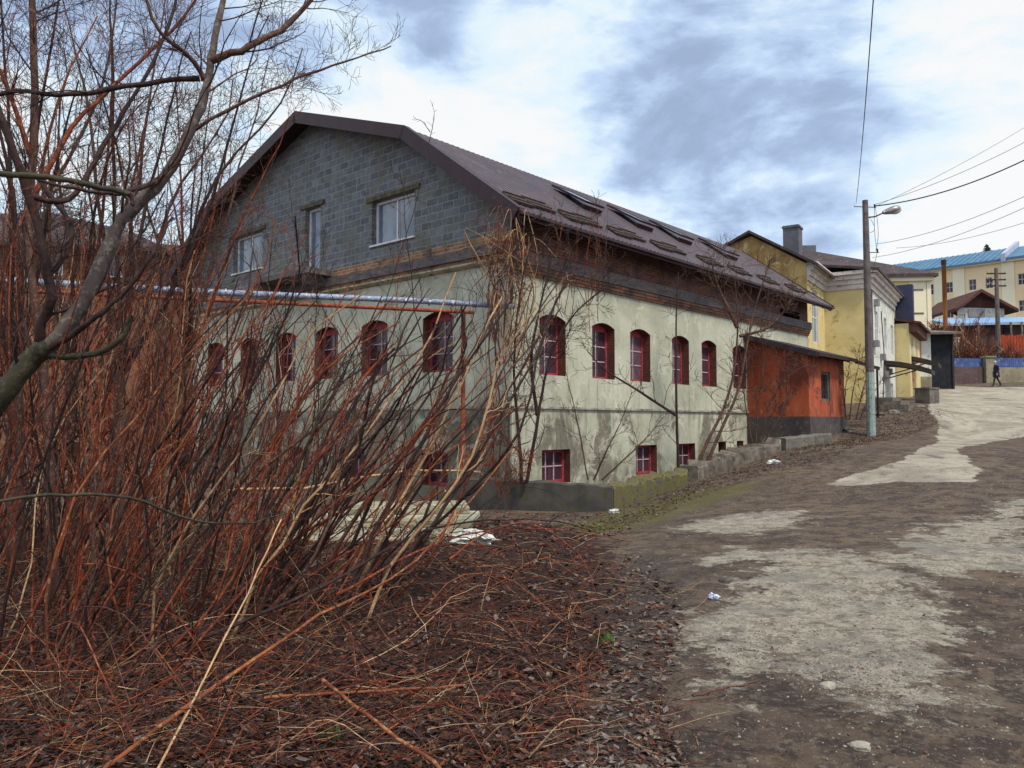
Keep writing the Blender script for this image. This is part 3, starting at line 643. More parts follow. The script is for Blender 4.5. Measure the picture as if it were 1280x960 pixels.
# corrugated roof
def roofsheet(mb, ya, za, yb, zb, x0, x1, pitch=.2, h=.022, th=.02):
    d = np.array([yb - ya, zb - za]); Ln = np.linalg.norm(d); n = np.array([-d[1], d[0]]) / Ln
    if n[1] < 0: n = -n
    k = int((x1 - x0) / pitch); xs = []
    for i in range(k): xs += [(x0 + i * pitch, 0), (x0 + (i + .45) * pitch, 0), (x0 + (i + .58) * pitch, h), (x0 + (i + .87) * pitch, h)]
    xs.append((x0 + k * pitch, 0)); i0 = len(mb.v); m = len(xs)
    for off in (0, -th):
        for (yy, zz) in ((ya, za), (yb, zb)):
            for x, q in xs: mb.v.append((x, yy + n[0] * (q + off), zz + n[1] * (q + off)))
    for j in range(m - 1):
        mb.f.append((i0 + j, i0 + j + 1, i0 + m + j + 1, i0 + m + j)); mb.f.append((i0 + 2 * m + j, i0 + 3 * m + j, i0 + 3 * m + j + 1, i0 + 2 * m + j + 1))
        mb.f.append((i0 + j, i0 + 2 * m + j, i0 + 2 * m + j + 1, i0 + j + 1)); mb.f.append((i0 + m + j, i0 + m + j + 1, i0 + 3 * m + j + 1, i0 + 3 * m + j)); mb.mi += [0] * 4
e = MB()
for (a, za), (b, zb) in zip(prof, prof[1:]): roofsheet(e, a, za, b, zb, GXO, REX)
roof = e.build('roof', M['roof_metal'], main)
# soffit boards under the sheets, verge boards and eave board
def slab(mb, ya, za, yb, zb, x0, x1, o0, o1):
    d = np.array([yb - ya, zb - za]); n = np.array([-d[1], d[0]]) / np.linalg.norm(d)
    if n[1] < 0: n = -n
    pr = [(0, ya + n[0] * o0, za + n[1] * o0), (0, yb + n[0] * o0, zb + n[1] * o0), (0, yb + n[0] * o1, zb + n[1] * o1), (0, ya + n[0] * o1, za + n[1] * o1)]
    mb.extr(pr, ((x0, 0, 0), (x1, 0, 0)))
e = MB()
for (a, za), (b, zb) in zip(prof, prof[1:]): slab(e, a + .03, za, b, zb, GXO + .06, REX - .06, -.07, -.024)
e.build('soffit', M['soffit'], main)
e = MB()
for (a, za), (b, zb) in zip(prof, prof[1:]): slab(e, a - .02, za - .02, b + .02, zb, GXO - .035, GXO + .012, -.27, .055)
for (a, za), (b, zb) in zip(prof, prof[1:]): slab(e, a - .02, za - .02, b + .02, zb, GXO - .035, GXO + .16, .056, .075)
e.build('verge_board', M['roof_trim'], main); e = MB()
for (a, za), (b, zb) in zip(prof[:1], prof[1:2]): slab(e, a - .02, za - .02, b + .02, zb, REX - .012, REX + .03, -.20, .05)
e.build('verge_board', M['roof_trim'], main)
e = MB(); e.box(GXO + .02, REX - .02, EY + .0, EY + .03, EZ - .16, EZ - .025); e.box(GXO + .02, REX, EY - .10, EY - .002, EZ - .10, EZ - .04)
e.build('eave_board', M['roof_trim'], main)
e = MB()
for i in range(20):
    x = .2 + i * .95; slab(e, EY + .05, EZ + .03, .3, roofz(.3), x, x + .08, -.20, -.072)
e.build('rafters', M['soffit'], main)
sl = math.atan2(KZ - EZ, KY - EY); cs, sn = math.cos(sl), math.sin(sl)
def onroof(x, v, h):   # v = distance along slope from eave, h = normal height
    return (x, EY + cs * v - sn * h, EZ + sn * v + cs * h)
for x0, x1 in [(-.33, 1.35), (1.72, 3.3), (3.85, 5.45), (6.05, 7.75), (8.8, 10.25), (10.95, 12.4), (13.3, 14.75), (15.75, 17.2)]:
    e = MB(); xm = (x0 + x1) / 2 - .1
    for xa, xb, v0 in ((x0, xm + .02, .48), (xm + .03, x1, .62)):
        n = 9
        for i in range(n):
            xx = xa + (xb - xa) * i / n; w_ = (xb - xa) / n * .62
            e.box(xx, xx + w_, v0, v0 + .42, .05, .075, T=lambda q: onroof(*q))
        e.box(xa, xb, v0 + .42, v0 + .45, .03, .11, T=lambda q: onroof(*q)); e.box(xa, xb, v0 + .16, v0 + .20, .04, .10, T=lambda q: onroof(*q))
        e.box(xa, xb, v0 - .02, v0 + .01, .03, .09, T=lambda q: onroof(*q)); e.box(xa, xb, v0 + .012, v0 + .418, .036, .049, T=lambda q: onroof(*q))
    e.build('snow_guard', M['snow'], roof)
for x0 in (4.35, 7.2, 9.75, 13.25):
    def T(q, x0=x0):   # pane hinged at its top edge, lower edge lifted
        return onroof(x0 + q[0], 2.35 + q[1], .06 + q[2] + (1.45 - q[1]) * .10)
    e = MB(); e.box(0, .05, 0, 1.45, 0, .06, T=T); e.box(.85, .9, 0, 1.45, 0, .06, T=T); e.box(.05, .85, 0, .06, 0, .06, T=T); e.box(.05, .85, 1.39, 1.45, 0, .06, T=T)
    e.box(x0 + 0, x0 + .9, 2.35, 2.41, .02, .14, T=lambda q: onroof(*q))
    s_ = e.build('skylight', M['roof_trim'], roof)
    g = MB(); g.box(.045, .855, .055, 1.395, .03, .045, T=T); g.build('pane', M['glassroof'], s_)
# downpipe at the corner
e = MB(); e.tube([(-.12, -.35, 6.3), (-.12, -.12, 5.95), (-.16, -.14, 5.6), (-.12, -.08, 5.2), (-.12, -.08, 4.25)], .055, 8); e.build('downpipe', M['down'], main, smooth=True)

# ------------------------------------------------------------ annex
annex = empty('annex', mw(12.35, -.004, 1.2), RZ_MAIN, 'small rust-red rendered lean-to with a dark sloping roof against the long building', 'outbuilding')
aw, al = 2.15, 3.34; ah0, ah1 = .62, 3.42   # local z: plinth top, wall top at main wall
def ax_z(y): return ah1 + y * .30           # y negative outwards
e = MB(); pz0 = .60
wall(e, (0, -.01), (0, -aw), [(0, pz0), (aw, pz0), (aw, ax_z(-aw) - .06), (0, ah1 - .06)])
wo = (1.15, 2.0, 1.15, 2.15)
wall(e, (0, -aw), (al, -aw), [(0, pz0), (al, pz0), (al, ax_z(-aw) - .06), (0, ax_z(-aw) - .06)], [arch(wo[0], wo[1], wo[2], wo[3])], .2)
wall(e, (al, -aw), (al, -.01), [(0, pz0), (aw, pz0), (aw, ah1 - .06), (0, ax_z(-aw) - .06)])
e.build('wall', [M['terra'], M['slabm']], annex)
e = MB(); e.box(-.06, al + .06, -aw - .06, -.01, -1.3, pz0 - .002); e.build('plinth', weathered('plinth_grey', (.085, .075, .078), (.05, .045, .048), 2, (.14, .12, .10), bump=.6), annex)
window(annex, (0, -aw), (al, -aw), wo[0] + .004, wo[1] - .004, wo[2] + .004, wo[3] - .004, 0, .06, 'grille', 3, 3)
e = MB(); T = lambda q: (q[0], q[1], q[2] + ax_z(q[1]) - ax_z(0) + .0)
e.box(-.22, al + .25, -aw - .42, -.01, ah1 + .0, ah1 + .05, T=T); e.box(-.26, -.222, -aw - .42, -.01, ah1 - .12, ah1 + .06, T=T)
rf = e.build('roof', weathered('tar_roof', (.045, .035, .045), (.025, .02, .028), 3, (.075, .06, .07), bump=.5), annex)
e = MB()
e.box(-.22, al + .25, -aw - .45, -aw - .422, ax_z(-aw) - .20, ax_z(-aw) - .08)
for x in (.1, 1.0, 1.9, 2.8): e.box(x, x + .07, -aw - .40, -.05, ah1 - .13, ah1 - .003, T=T)
e.build('fascia', M['soffit'], annex)
e = MB()   # canopy that runs on beyond the annex
def T2(q): return (q[0], q[1], q[2] + ax_z(q[1]) - (q[0] - al) * .04)
for i in range(14):
    x = al + .26 + i * .19; e.box(x, x + .17, -aw - .42, -.3 - .1 * (i % 2), -.035, .0 + .012 * (i % 2), T=T2)
e.box(al + .2, al + 2.9, -aw - .40, -aw - .34, -.12, -.038, T=T2); e.build('canopy', M['soffit'], annex)
e = MB(); e.box(al + .004, al + .05, -aw, -aw + .1, .6, ax_z(-aw) - .1); e.build('corner_batten', M['soffit'], annex); e = MB(); e.tube([(al + 2.7, -aw - .36, -1.2), (al + 2.7, -aw - .36, ax_z(-aw) - .2)], .04, 6)
e.build('post', M['down'], annex)

# ------------------------------------------------------------ pipes on posts beside the gable
pw = np.array([0.05, 17.8, 4.26]); pe = np.array([-7.4, 15.3, 4.27]); pd = (pe - pw); pfar = pw + pd * 1.65
po = empty('overhead_pipe', (-1.26, 17.35, tz(-1.26, 17.35)), 0, 'pale blue wrapped pipe carried level across the gable front', 'pipe')
def loc(p, o): return np.array(p) - np.array(o.location)
pts = [pw + (pfar - pw) * t + np.array([0, 0, .02 * math.sin(9 * t)]) for t in np.linspace(0, 1, 40)]
e = MB(); e.tube([loc(p, po) for p in pts], [.062 + .006 * rnd.random() for _ in pts], 10); e.build('wrapped_pipe', M['pipe'], po, smooth=True)
for t in np.linspace(.03, .97, 24):
    p = pw + (pfar - pw) * t; e = MB(); e.tube([loc(p, po), loc(p + pd * .004, po)], .073, 10); e.build('pipe_band', M['metalgrey'], po)
rp0 = empty('gas_pipe', (-1.26, 17.35, tz(-1.26, 17.35)), 0, 'thin rusty red pipe with an upright post below the blue pipe', 'pipe')
e = MB(); off = np.array([-.02, -.18, -.20])
e.tube([loc(pw + pd * t + off, rp0) for t in np.linspace(.12, 1.65, 20)], .042, 8)
e.build('rail', M['rust'], rp0, smooth=True)
e = MB(); e.tube([loc(pw + pd * .15 + off * 1.0 + np.array([0, 0, z]), rp0) for z in (0, -4.35)], .05, 8); e.build('post', M['rust'], rp0, smooth=True)
e = MB(); e.tube([loc(pw + pd * 1.05 + off * 1.0 + np.array([0, 0, z]), rp0) for z in (0, -4.5)], .05, 8); e.build('post', M['rust'], rp0, smooth=True)

# ------------------------------------------------------------ low walls and kerbs
def wallrun(name, pts, th, mat, label, cat, jitter=0, group=None, seg=10):
    """pts: (x,y,ztop,zbot); tops dressed with small irregularities"""
    P = []
    for (a, b) in zip(pts, pts[1:]):
        for i in range(seg): P.append(np.array(a) + (np.array(b) - np.array(a)) * i / seg)
    P.append(np.array(pts[-1])); P = np.array(P)
    T = np.gradient(P[:, :2], axis=0); T /= np.linalg.norm(T, axis=1)[:, None]; Nn = np.stack([-T[:, 1], T[:, 0]], 1)
    o = P[0].copy(); v = []; r = random.Random(hash(name) % 999 if False else len(name))
    for p, n in zip(P, Nn):
        j = [r.uniform(-jitter, jitter) for _ in range(6)]
        f = p[:2] + n * j[0]; bk_ = p[:2] + n * (th + j[1]); zt, zb = p[2] + j[2], p[3]
        v += [(f[0] - o[0], f[1] - o[1], zb - o[3]), (f[0] - o[0], f[1] - o[1], zt - .03 - o[3]), (f[0] + n[0] * .03 - o[0], f[1] + n[1] * .03 - o[1], zt - o[3]),
              (bk_[0] - n[0] * .03 - o[0], bk_[1] - n[1] * .03 - o[1], zt + j[3] - o[3]), (bk_[0] - o[0], bk_[1] - o[1], zt - .03 - o[3]), (bk_[0] - o[0], bk_[1] - o[1], zb - o[3])]
    m = MB(); m.v = v; K = len(P)
    for i in range(K - 1):
        for q in range(6):
            q2 = (q + 1) % 6; m.f.append((i * 6 + q, (i + 1) * 6 + q, (i + 1) * 6 + q2, i * 6 + q2)); m.mi.append(0)
    m.f.append(tuple(range(6))); m.f.append(tuple((K - 1) * 6 + q for q in range(6))[::-1]); m.mi += [0, 0]
    ob = m.build(name, mat, loc=(o[0], o[1], o[3])); tag(ob, label, cat, group); return ob
A1 = at(566, 596, 16.7); B1 = at(660, 599, 16.0); C1_ = at(765, 603, 15.6)
wm_ = weathered('low_wall_concrete', (.085, .08, .075), (.05, .048, .045), 1.8, (.07, .075, .03), bump=.6, bscale=16)
wallrun('low_wall', [(*A1[:2], A1[2], -.6), (*B1[:2], B1[2] - .03, -.6), (*C1_[:2], C1_[2] - .07, -.6)], .22, wm_, 'low dark concrete wall at the foot of the building corner', 'low wall', .022)
D1 = at(768, 603, 15.7); E1 = at(812, 596, 17.2); F1 = at(862, 588, 18.8)
wallrun('mossy_kerb', [(*D1[:2], D1[2] - .12, -.4), (*E1[:2], E1[2] - .03, -.2), (*F1[:2], F1[2] - .04, 0)], .34, M['moss'], 'yellow-green mossy kerb between the low wall and the lane', 'kerb', .075, seg=16)
G1 = at(872, 585, 19.5); H1 = at(905, 572, 20.7); I1 = at(978, 551, 22.4)
wallrun('broken_kerb', [(*G1[:2], G1[2] - .02, 0), (*H1[:2], H1[2] + .03, .2), (*I1[:2], I1[2], .4)], .55, M['rubble'], 'crumbling stone kerb with a broken slab top below the long building', 'kerb', .085, seg=14)
J1 = at(982, 548, 22.6); K1 = at(1040, 540, 24.3)
wallrun('concrete_block', [(*J1[:2], J1[2], .3), (*K1[:2], K1[2] - .03, .6)], .45, M['slabm'], 'grey concrete block wall stub in front of the rust-red annex', 'low wall', .012, seg=8)

# ------------------------------------------------------------ street lamp pole
pl = empty('street_lamp', (12.45, 27, tz(12.45, 27)), 0, 'tall dark concrete pole with pale painted foot and an oval street lamp', 'street lamp')
PH = 9.40 - tz(12.45, 27)
e = MB(); e.m = 0; e.tube([(0, 0, -.3), (0, 0, 2.2)], [.150, .142], 10, cap=False); e.build('pole_foot', M['poleblue'], pl)
e = MB(); e.tube([(0, 0, 2.2), (-.03, 0, PH)], [.142, .095], 10); e.build('pole', M['concrete_pole'], pl)
e = MB(); e.tube([(-.42, 0, PH - .02), (-.42, 0, PH - .22), (.35, 0, PH - .25)], .016, 5); e.tube([(.30, 0, PH - .25), (.30, 0, PH - .14)], .03, 6)
e.tube([(-.1, 0, PH - 1.85), (.42, .0, PH - 1.85)], .016, 5); e.tube([(.36, 0, PH - 1.85), (.36, 0, PH - 1.72)], .03, 6); e.tube([(-.1, 0, PH - 2.55), (.3, 0, PH - 2.55)], .016, 5)
e.build('bracket', M['black'], pl)
e = MB(); e.tube([(-.1, 0, PH - .62), (.3, 0, PH - .58), (.66, 0, PH - .42)], .026, 6); e.build('lamp_arm', M['black'], pl)
e = MB()
a0 = np.array([.58, 0, PH - .44]); dd = np.array([.62, 0, .16])
rr = [.05, .085, .11, .135, .145, .13, .085, .02]
e.tube([a0 + dd * t for t in (0, .12, .3, .5, .7, .86, .96, 1.0)], rr, 12)
for i, v in enumerate(e.v):
    pass
hd = e.build('lamp_head', M['metalgrey'], pl, smooth=True)
e = MB()
e.tube([a0 + dd * t + np.array([.01, 0, -.045]) for t in (.42, .55, .7, .85, 1.0, 1.06)], [.04, .105, .125, .115, .06, .01], 12); e.build('lamp_glass', M['lampglass'], hd, smooth=True)
e = MB()
for a, b, c in (((.30, 0, PH - .2), (.5, -.02, PH - 1.2), (.3, 0, PH - 1.8)), ((.30, 0, PH - .2), (.22, -.02, PH - 1.2), (.36, 0, PH - 1.8)), ((.36, 0, PH - 1.8), (.26, -.05, PH - 2.2), (.15, 0, PH - 2.6)), ((.1, 0, PH - .6), (.45, -.02, PH - 1.1), (.1, -.02, PH - 1.15))):
    a, b, c = map(np.array, (a, b, c)); e.tube([(1 - t) ** 2 * a + 2 * t * (1 - t) * b + t * t * c for t in np.linspace(0, 1, 9)], .008, 4)
e.build('loose_wire', M['black'], pl)

def wire(a, b, sag, r, label, mat='black', n=26):
    a, b = np.array(a, float), np.array(b, float); o = a.copy(); m = MB()
    m.tube([a + (b - a) * t - np.array([0, 0, sag * 4 * t * (1 - t)]) - o for t in np.linspace(0, 1, n)], r, 4)
    ob = m.build('overhead_wire', M[mat], loc=o); tag(ob, label, 'cable', 'overhead wires'); return ob
top = np.array([12.45, 27, 9.2])
wire(top + [-.35, 0, .1], at(1096, -60, 9.0), .25, .008, 'thin wire rising steeply from the street lamp pole over the lane')
wire(top + [.3, 0, .0], at(1420, 120, 20), .55, .020, 'thick black sagging cable from the lamp pole towards the right')
wire(top + [.3, 0, .05], at(1400, 108, 24), .35, .009, 'grey wire just above the thick black cable', 'greywire')
wire(top + [.36, 0, .0], at(1400, 80, 30), .3, .008, 'highest faint grey wire leaving the lamp pole to the right', 'greywire')
wire(at(1095, 305, 40), at(1400, 185, 24), .5, .012, 'faint grey wire crossing the sky below the black cable', 'greywire')
wire(at(1090, 322, 44), at(1400, 200, 24), .5, .012, 'lower of two faint grey wires near the blue roof', 'greywire')
wire(at(1120, 310, 50), at(1400, 235, 30), .5, .012, 'lowest faint grey wire above the blue roof', 'greywire')

# ------------------------------------------------------------ yellow building (behind the annex)
PB = R(33); YA = np.array([math.sin(PB), math.cos(PB)]); YB = np.array([math.cos(PB), -math.sin(PB)])  # along street, towards street
RZY = math.pi / 2 - PB
G0 = np.array([13.0, 34.0])
yb = empty('yellow_house', (*G0, 2.0), RZY, 'weathered yellow house with ochre gable, grey chimney and whitewashed street side', 'house')
# local: +x along street (YA), +y away from street (-YB)
zc = 6.6     # cornice (world 8.6)
e = MB(); gy0, gy1 = 0, 5.4; ga = 2.42
wall(e, (0, gy1), (0, gy0), [(0, -1), (gy1, -1), (gy1, zc), (gy1 - ga, 8.15), (0, 7.1)]); 
e.build('gable_wall', M['yellow_old'], yb)
e = MB()
wall(e, (0, 0), (3.6, 0), [(0, -1), (3.6, -1), (3.6, zc), (0, zc)], [arch(.9, 2.1, 3.2, 5.6)], .15)
wall(e, (3.6, 0), (3.6, -1.98), [(0, -1), (1.98, -1), (1.98, zc), (0, zc)])
e.build('wall', [M['yellow'], M['white_trim']], yb)
e = MB(); wall(e, (14.5, -1.98), (14.5, 5.4), [(0, -1), (7.38, -1), (7.38, zc), (0, zc)]); e.build('end_wall', M['yellow'], yb)
e = MB(); wall(e, (3.6, -1.98), (12.3, -1.98), [(0, -1), (8.7, -1), (8.7, zc), (0, zc)], [arch(1.6, 2.5, 3.4, 5.0), arch(4.6, 5.5, 3.4, 5.0), arch(7.2, 8.1, 3.3, 4.9), arch(6.6, 7.6, -.4, 1.7)], .15)
e.build('side_wall', [M['white_wall'], M['white_trim']], yb)
e = MB(); e.box(.2, 14.2, .17, .25, -1, zc - .2); e.box(3.78, 12, -1.80, -1.72, -1, zc - .2); e.build('interior', M['dark_int'], yb)
window(yb, (0, 0), (3.6, 0), .904, 2.096, 3.204, 5.596, 0, .05, 'white', 2, 2)
for u in (1.6, 4.6): window(yb, (3.6, -1.98), (12.3, -1.98), u + .004, u + .896, 3.404, 4.996, 0, .06, 'white', 2, 2)
window(yb, (3.6, -1.98), (12.3, -1.98), 7.204, 8.096, 3.304, 4.896, 0, .06, 'white', 2, 2)
window(yb, (3.6, -1.98), (12.3, -1.98), 6.604, 7.596, -.396, 1.696, 0, .06, 'white', 1, 1, 'door')
# profiled cornice
e = MB()
for k, (z0, z1, o) in enumerate([(zc - .75, zc - .52, .08), (zc - .518, zc - .30, .16), (zc - .298, zc - .1, .30), (zc - .098, zc + .06, .45)]):
    e.box(.0, 3.6 - o, -o, -.003, z0, z1); e.box(3.6 - o, 3.597, -1.98 - o, -.003, z0, z1); e.box(3.6, 12.3, -1.98 - o, -1.983, z0, z1)
e.build('cornice', M['white_trim'], yb)
# roofs
e = MB()
def rq(mb, pts, th=.12):
    n = len(pts); i = len(mb.v); mb.v += [tuple(p) for p in pts] + [(p[0], p[1], p[2] - th) for p in pts]
    mb.f.append(tuple(i + k for k in range(n))); mb.f.append(tuple(i + n + k for k in range(n))[::-1]); mb.mi += [0, 0]
    for k in range(n): j = (k + 1) % n; mb.f.append((i + k, i + n + k, i + n + j, i + j)); mb.mi.append(0)
rq(e, [(-.35, -.55, zc - .1), (9, -.55, zc - .1), (9, ga, 8.35), (-.35, ga, 8.35)]); rq(e, [(-.35, ga + .001, 8.35), (9, ga + .001, 8.35), (9, 6.0, 6.75), (-.35, 6.0, 6.75)])
rq(e, [(3.1, -2.5, zc + .08), (12.7, -2.5, zc + .08), (10.5, .8, zc + 1.25), (5.6, .8, zc + 1.25)]); rq(e, [(3.1, -2.5, zc + .08), (5.6, .8, zc + 1.25), (3.12, 3.0, zc + 1.0)])
rq(e, [(12.7, -2.5, zc + .08), (12.7, 4.0, zc + .2), (10.5, .8, zc + 1.25)])
e.build('roof', M['slate'], yb)
e = MB(); e.box(1.25, 2.0, .6, 1.3, 6.9, 8.72); e.box(1.21, 2.04, .56, 1.34, 8.60, 8.69); e.build('chimney', M['chim'], yb)
e = MB()
for x, z in ((4.6, 3.2), (6.6, 2.7), (7.6, 1.9), (4.9, 5.2), (8.9, 2.1)): e = MB(); e.box(x, x + .5, -2.2, -1.985, z, z + .3); e.build('wall_box', M['metalgrey'], yb)
e = MB(); e.tube([(3.75, -2.05, zc - .8), (3.75, -2.05, -.5)], .05, 6); e.build('downpipe', M['down'], yb); e = MB(); e.tube([(7.2, -2.0, 5.2), (7.9, -2.0, 3.1), (7.2, -2.0, .6)], .02, 4); e.build('wall_cable', M['down'], yb)

# low yellow extension further up the street
q = G0 + YA * 12.4 + YB * 1.6
ye = empty('yellow_extension', (*q, 2.7), RZY, 'lower yellow extension with brown cornice beyond the whitewashed wall', 'building')
e = MB(); wall(e, (0, -1.1), (5.5, -1.1), [(0, -1), (5.5, -1), (5.5, 4.4), (0, 4.4)], [arch(.9, 1.8, 2.1, 3.7), arch(3.2, 4.1, 2.1, 3.7)], .15)
wall(e, (5.5, -1.1), (5.5, 5), [(0, -1), (6.1, -1), (6.1, 4.4), (0, 4.4)]); wall(e, (0, 3), (0, -1.1), [(0, -1), (4.1, -1), (4.1, 4.4), (0, 4.4)]); e.build('wall', [M['yellow'], M['white_trim']], ye)
e = MB(); e.box(-.05, 5.8, -1.5, -1.103, 3.9, 4.4); rq(e, [(-.1, -1.7, 4.45), (5.9, -1.7, 4.45), (5.9, 4, 5.6), (-.1, 4, 5.6)]); e.build('roof', M['brownroof'], ye)
for u in (.9, 3.2): window(ye, (0, -1.1), (5.5, -1.1), u + .004, u + .896, 2.104, 3.696, 0, .06, 'white', 2, 2)
e = MB(); e.box(.2, 5.3, -.93, -.9, -.9, 4.2); e.build('interior', M['dark_int'], ye)
e = MB(); e.box(.2, .9, -1.3, -.4, 4.3, 6.6); e.build('chimney', weathered('navy_stack', (.03, .04, .09), (.05, .05, .10), 2), ye)

# two curved awnings over entrances
for k, (px, py, Y, lab) in enumerate([(1128, 461, 40, 'nearer dark curved entrance awning on the whitewashed wall'), (1140, 453, 44.5, 'farther dark curved entrance awning beyond the first one')]):
    c = at(px, py, Y); e = MB(); n = 9
    a = empty('awning', c, RZY, lab, 'awning', 'entrance awnings')
    for i in range(n):
        t0, t1 = i / n, (i + 1) / n
        f = lambda t: (0, 1.2 - 2.6 * t, .42 * (1 - (t * 1.15) ** 2))
        p0, p1 = f(t0), f(t1)
        rq(e, [(-1.0, p0[1], p0[2]), (-1.0, p1[1], p1[2]), (1.0, p1[1], p1[2]), (1.0, p0[1], p0[2])], .22)
    e.build('canopy', M['awning'], a)
    for x in (-.95, .95): e = MB(); e.tube([(x, 1.1, -.5), (x, -.9, .05)], .03, 5); e.build('brace', M['black'], a)

# rubble and blocks by the street
def rock(name, c, s, mat, label, cat, group=None, seed=0, flat=.7):
    bm = bmesh.new(); bmesh.ops.create_icosphere(bm, subdivisions=2, radius=1); r = random.Random(seed)
    ph = [r.uniform(0, 6) for _ in range(6)]
    for v in bm.verts:
        k = 1 + .18 * math.sin(v.co.x * 3 + ph[0]) + .16 * math.sin(v.co.y * 4 + ph[1]) + .12 * math.sin(v.co.z * 5 + ph[2]) + r.uniform(-.06, .06)
        m = max(abs(v.co.x), abs(v.co.y), abs(v.co.z)); k *= (1 / m) ** .55
        v.co = Vector((v.co.x * s[0] * k, v.co.y * s[1] * k, v.co.z * s[2] * k))
    me = bpy.data.meshes.new(name); bm.to_mesh(me); bm.free(); me.materials.append(mat)
    o = bpy.data.objects.new(name, me); COL.objects.link(o); o.location = tuple(float(x) for x in c); o.rotation_euler = (0, 0, r.uniform(0, 3)); tag(o, label, cat, group); return o
bp = hit(1159, 504); e = MB(); e.box(-.35, .35, -.35, .35, -.2, .62); e.box(-.38, .38, -.38, .38, .62, .70); tag(e.build('gate_block', M['slabm'], loc=bp, rz=.5), 'squat square concrete block at the lane edge beyond the lamp pole', 'concrete block')
bp = hit(1128, 510); e = MB()
for i in range(3): e.box(-1.6 + i * .12, 1.5, -.4 + i * .3, 1.2, -.3, .1 + .16 * i)
tag(e.build('stone_steps', M['rubble'], loc=bp, rz=RZY), 'low worn stone steps below the curved awnings', 'steps')
rl = ['large brown rubble stone at the foot of the whitewashed wall', 'flat rubble stone on the verge beside the lamp pole', 'rounded rubble stone in front of the stone steps', 'small dark stone beside the square concrete block',
      'pale flat stone on the leaf-strewn bank behind the pole', 'broken brick-coloured lump near the annex plinth']
for i, (px, py, s) in enumerate([(1112, 505, .35), (1098, 520, .28), (1130, 514, .3), (1150, 509, .22), (1118, 517, .3), (1062, 538, .22)]):
    c = hit(px, py); rock('rubble_stone', c, (s, s * .8, s * .4), M['rubble'], rl[i], 'stone', seed=i)

# ------------------------------------------------------------ pale yellow block with dark hipped roof
c = at(1163, 420, 62); g = empty('pale_building', (c[0], c[1], 4.2), R(-6), 'pale yellow plain building with white corner strip and dark hipped roof', 'building')
H = at(1163, 343, 62)[2] - 4.2
e = MB(); wall(e, (-14, 0), (0, 0), [(0, -1), (14, -1), (14, H), (0, H)]); wall(e, (0, 0), (0, 12), [(0, -1), (12, -1), (12, H), (0, H)]); e.build('wall', M['pale_yellow'], g)
e = MB(); e.box(-1.55, -.25, -.08, -.003, -.5, H - .4); e.box(-14, .25, -.35, -.003, H - .55, H - .02); e.box(-.22, .1, -.12, -.003, -.5, H - .56); e.build('white_strip', M['cream_w'], g)
e = MB()
for z in (H - 1.3, H - 3.2, H - 4.6): e.box(-1.3, -.5, -.12, -.083, z, z + .12)
e.build('strip_moulding', M['slabm'], g)
e = MB(); Rz = at(1035, 303, 66)[2] - 4.2
rq(e, [(-14.4, -.6, H), (.5, -.6, H), (-8, 6, Rz), (-14.4, 6, Rz)], .25); rq(e, [(.5, -.6, H), (.5, 12.6, H), (-8, 6, Rz)], .25); e.build('roof', M['slate'], g)
e = MB(); e.box(-8.4, -7.2, 5.4, 6.4, Rz - .6, Rz + .25); e.build('chimney', M['chim'], g)

# ------------------------------------------------------------ kiosk with dark open bay
c = at(1133, 481, 50.5); zk = tz(c[0], c[1]); g = empty('kiosk', (c[0], c[1], zk), R(-8), 'flat-roofed white and red shed with a dark open bay by the road', 'shed')
kh = at(1150, 417, 50.5)[2] - zk; kw = (1190 - 1133) / FPX * 50.5
e = MB(); e.box(0, 1.55, 0, 3, -.5, kh - .05); e.build('wall', M['white_wall'], g)
e = MB(); e.box(.05, .95, -.05, -.003, 1.3, kh - .25); e.build('red_panel', M['kiosk_red'], g)
e = MB(); e.box(.0, 1.5, -.12, -.003, -.4, .8); e.build('plinth', M['yconc'], g)
e = MB(); e.box(1.552, kw - .05, .02, 3, -.5, kh - .052); e.build('dark_bay', M['blackhole'], g)
e = MB()
e.box(kw - .16, kw - .045, -.06, .018, -.3, kh - .06); e.build('gate_leaf', M['black'], g)
e = MB(); rq(e, [(-.3, -.7, kh - .02), (kw + .25, -.7, kh + .0), (kw + .1, 3.3, kh + .55), (-.1, 3.3, kh + .55)], .14); e.build('roof', M['slabm'], g)

# ------------------------------------------------------------ school with blue roof
Ds = 130
pA = at(1100, 345, 139); pB = at(1258, 334.5, 124.5); pC = at(1420, 322, 112)
sch = empty('school_building', (pA[0], pA[1], 12), math.atan2(pB[1] - pA[1], pB[0] - pA[0]), 'long cream school block with a bright blue metal roof on the hill', 'building')
dS = (pB - pA)[:2]; LS = np.linalg.norm(dS); ez = pA[2] - 12
def su(px):   # distance along facade for an image column
    r = ray(px, 400); r = r / r[1]; d = dS / LS
    A_ = np.array([[d[0], -r[0]], [d[1], -1.0]]); s = np.linalg.solve(A_, -pA[:2]); return s[0]
cols = [1167.5, 1188, 1217, 1238, 1279, 1300, 1322, 1345]
zrow = [at(1200, 361, 132)[2] - 12, at(1200, 392, 132)[2] - 12]
hs = []
for px in cols:
    u = su(px)
    for z in zrow: hs.append((u - .55, u + .55, z - .9, z + .9))
hs = [h for h in hs if h[1] < LS + 20]
e = MB(); LT = LS + 26
wall(e, (0, 0), (LT, 0), [(0, -8), (LT, -8), (LT, ez), (0, ez)], [arch(*h) for h in hs], .2); wall(e, (LT, 0), (LT, 14), [(0, -8), (14, -8), (14, ez), (0, ez)]); e.build('wall', [M['cream'], M['cream_w']], sch)
for h in hs: window(sch, (0, 0), (LT, 0), h[0] + .01, h[1] - .01, h[2] + .01, h[3] - .01, 0, .12, 'far', 2, 2)
e = MB(); e.box(-.1, LT + .3, -.6, -.003, ez - .5, ez); e.box(-.1, LS - 4, -.25, -.003, ez - 10.2, ez - 9.8); 
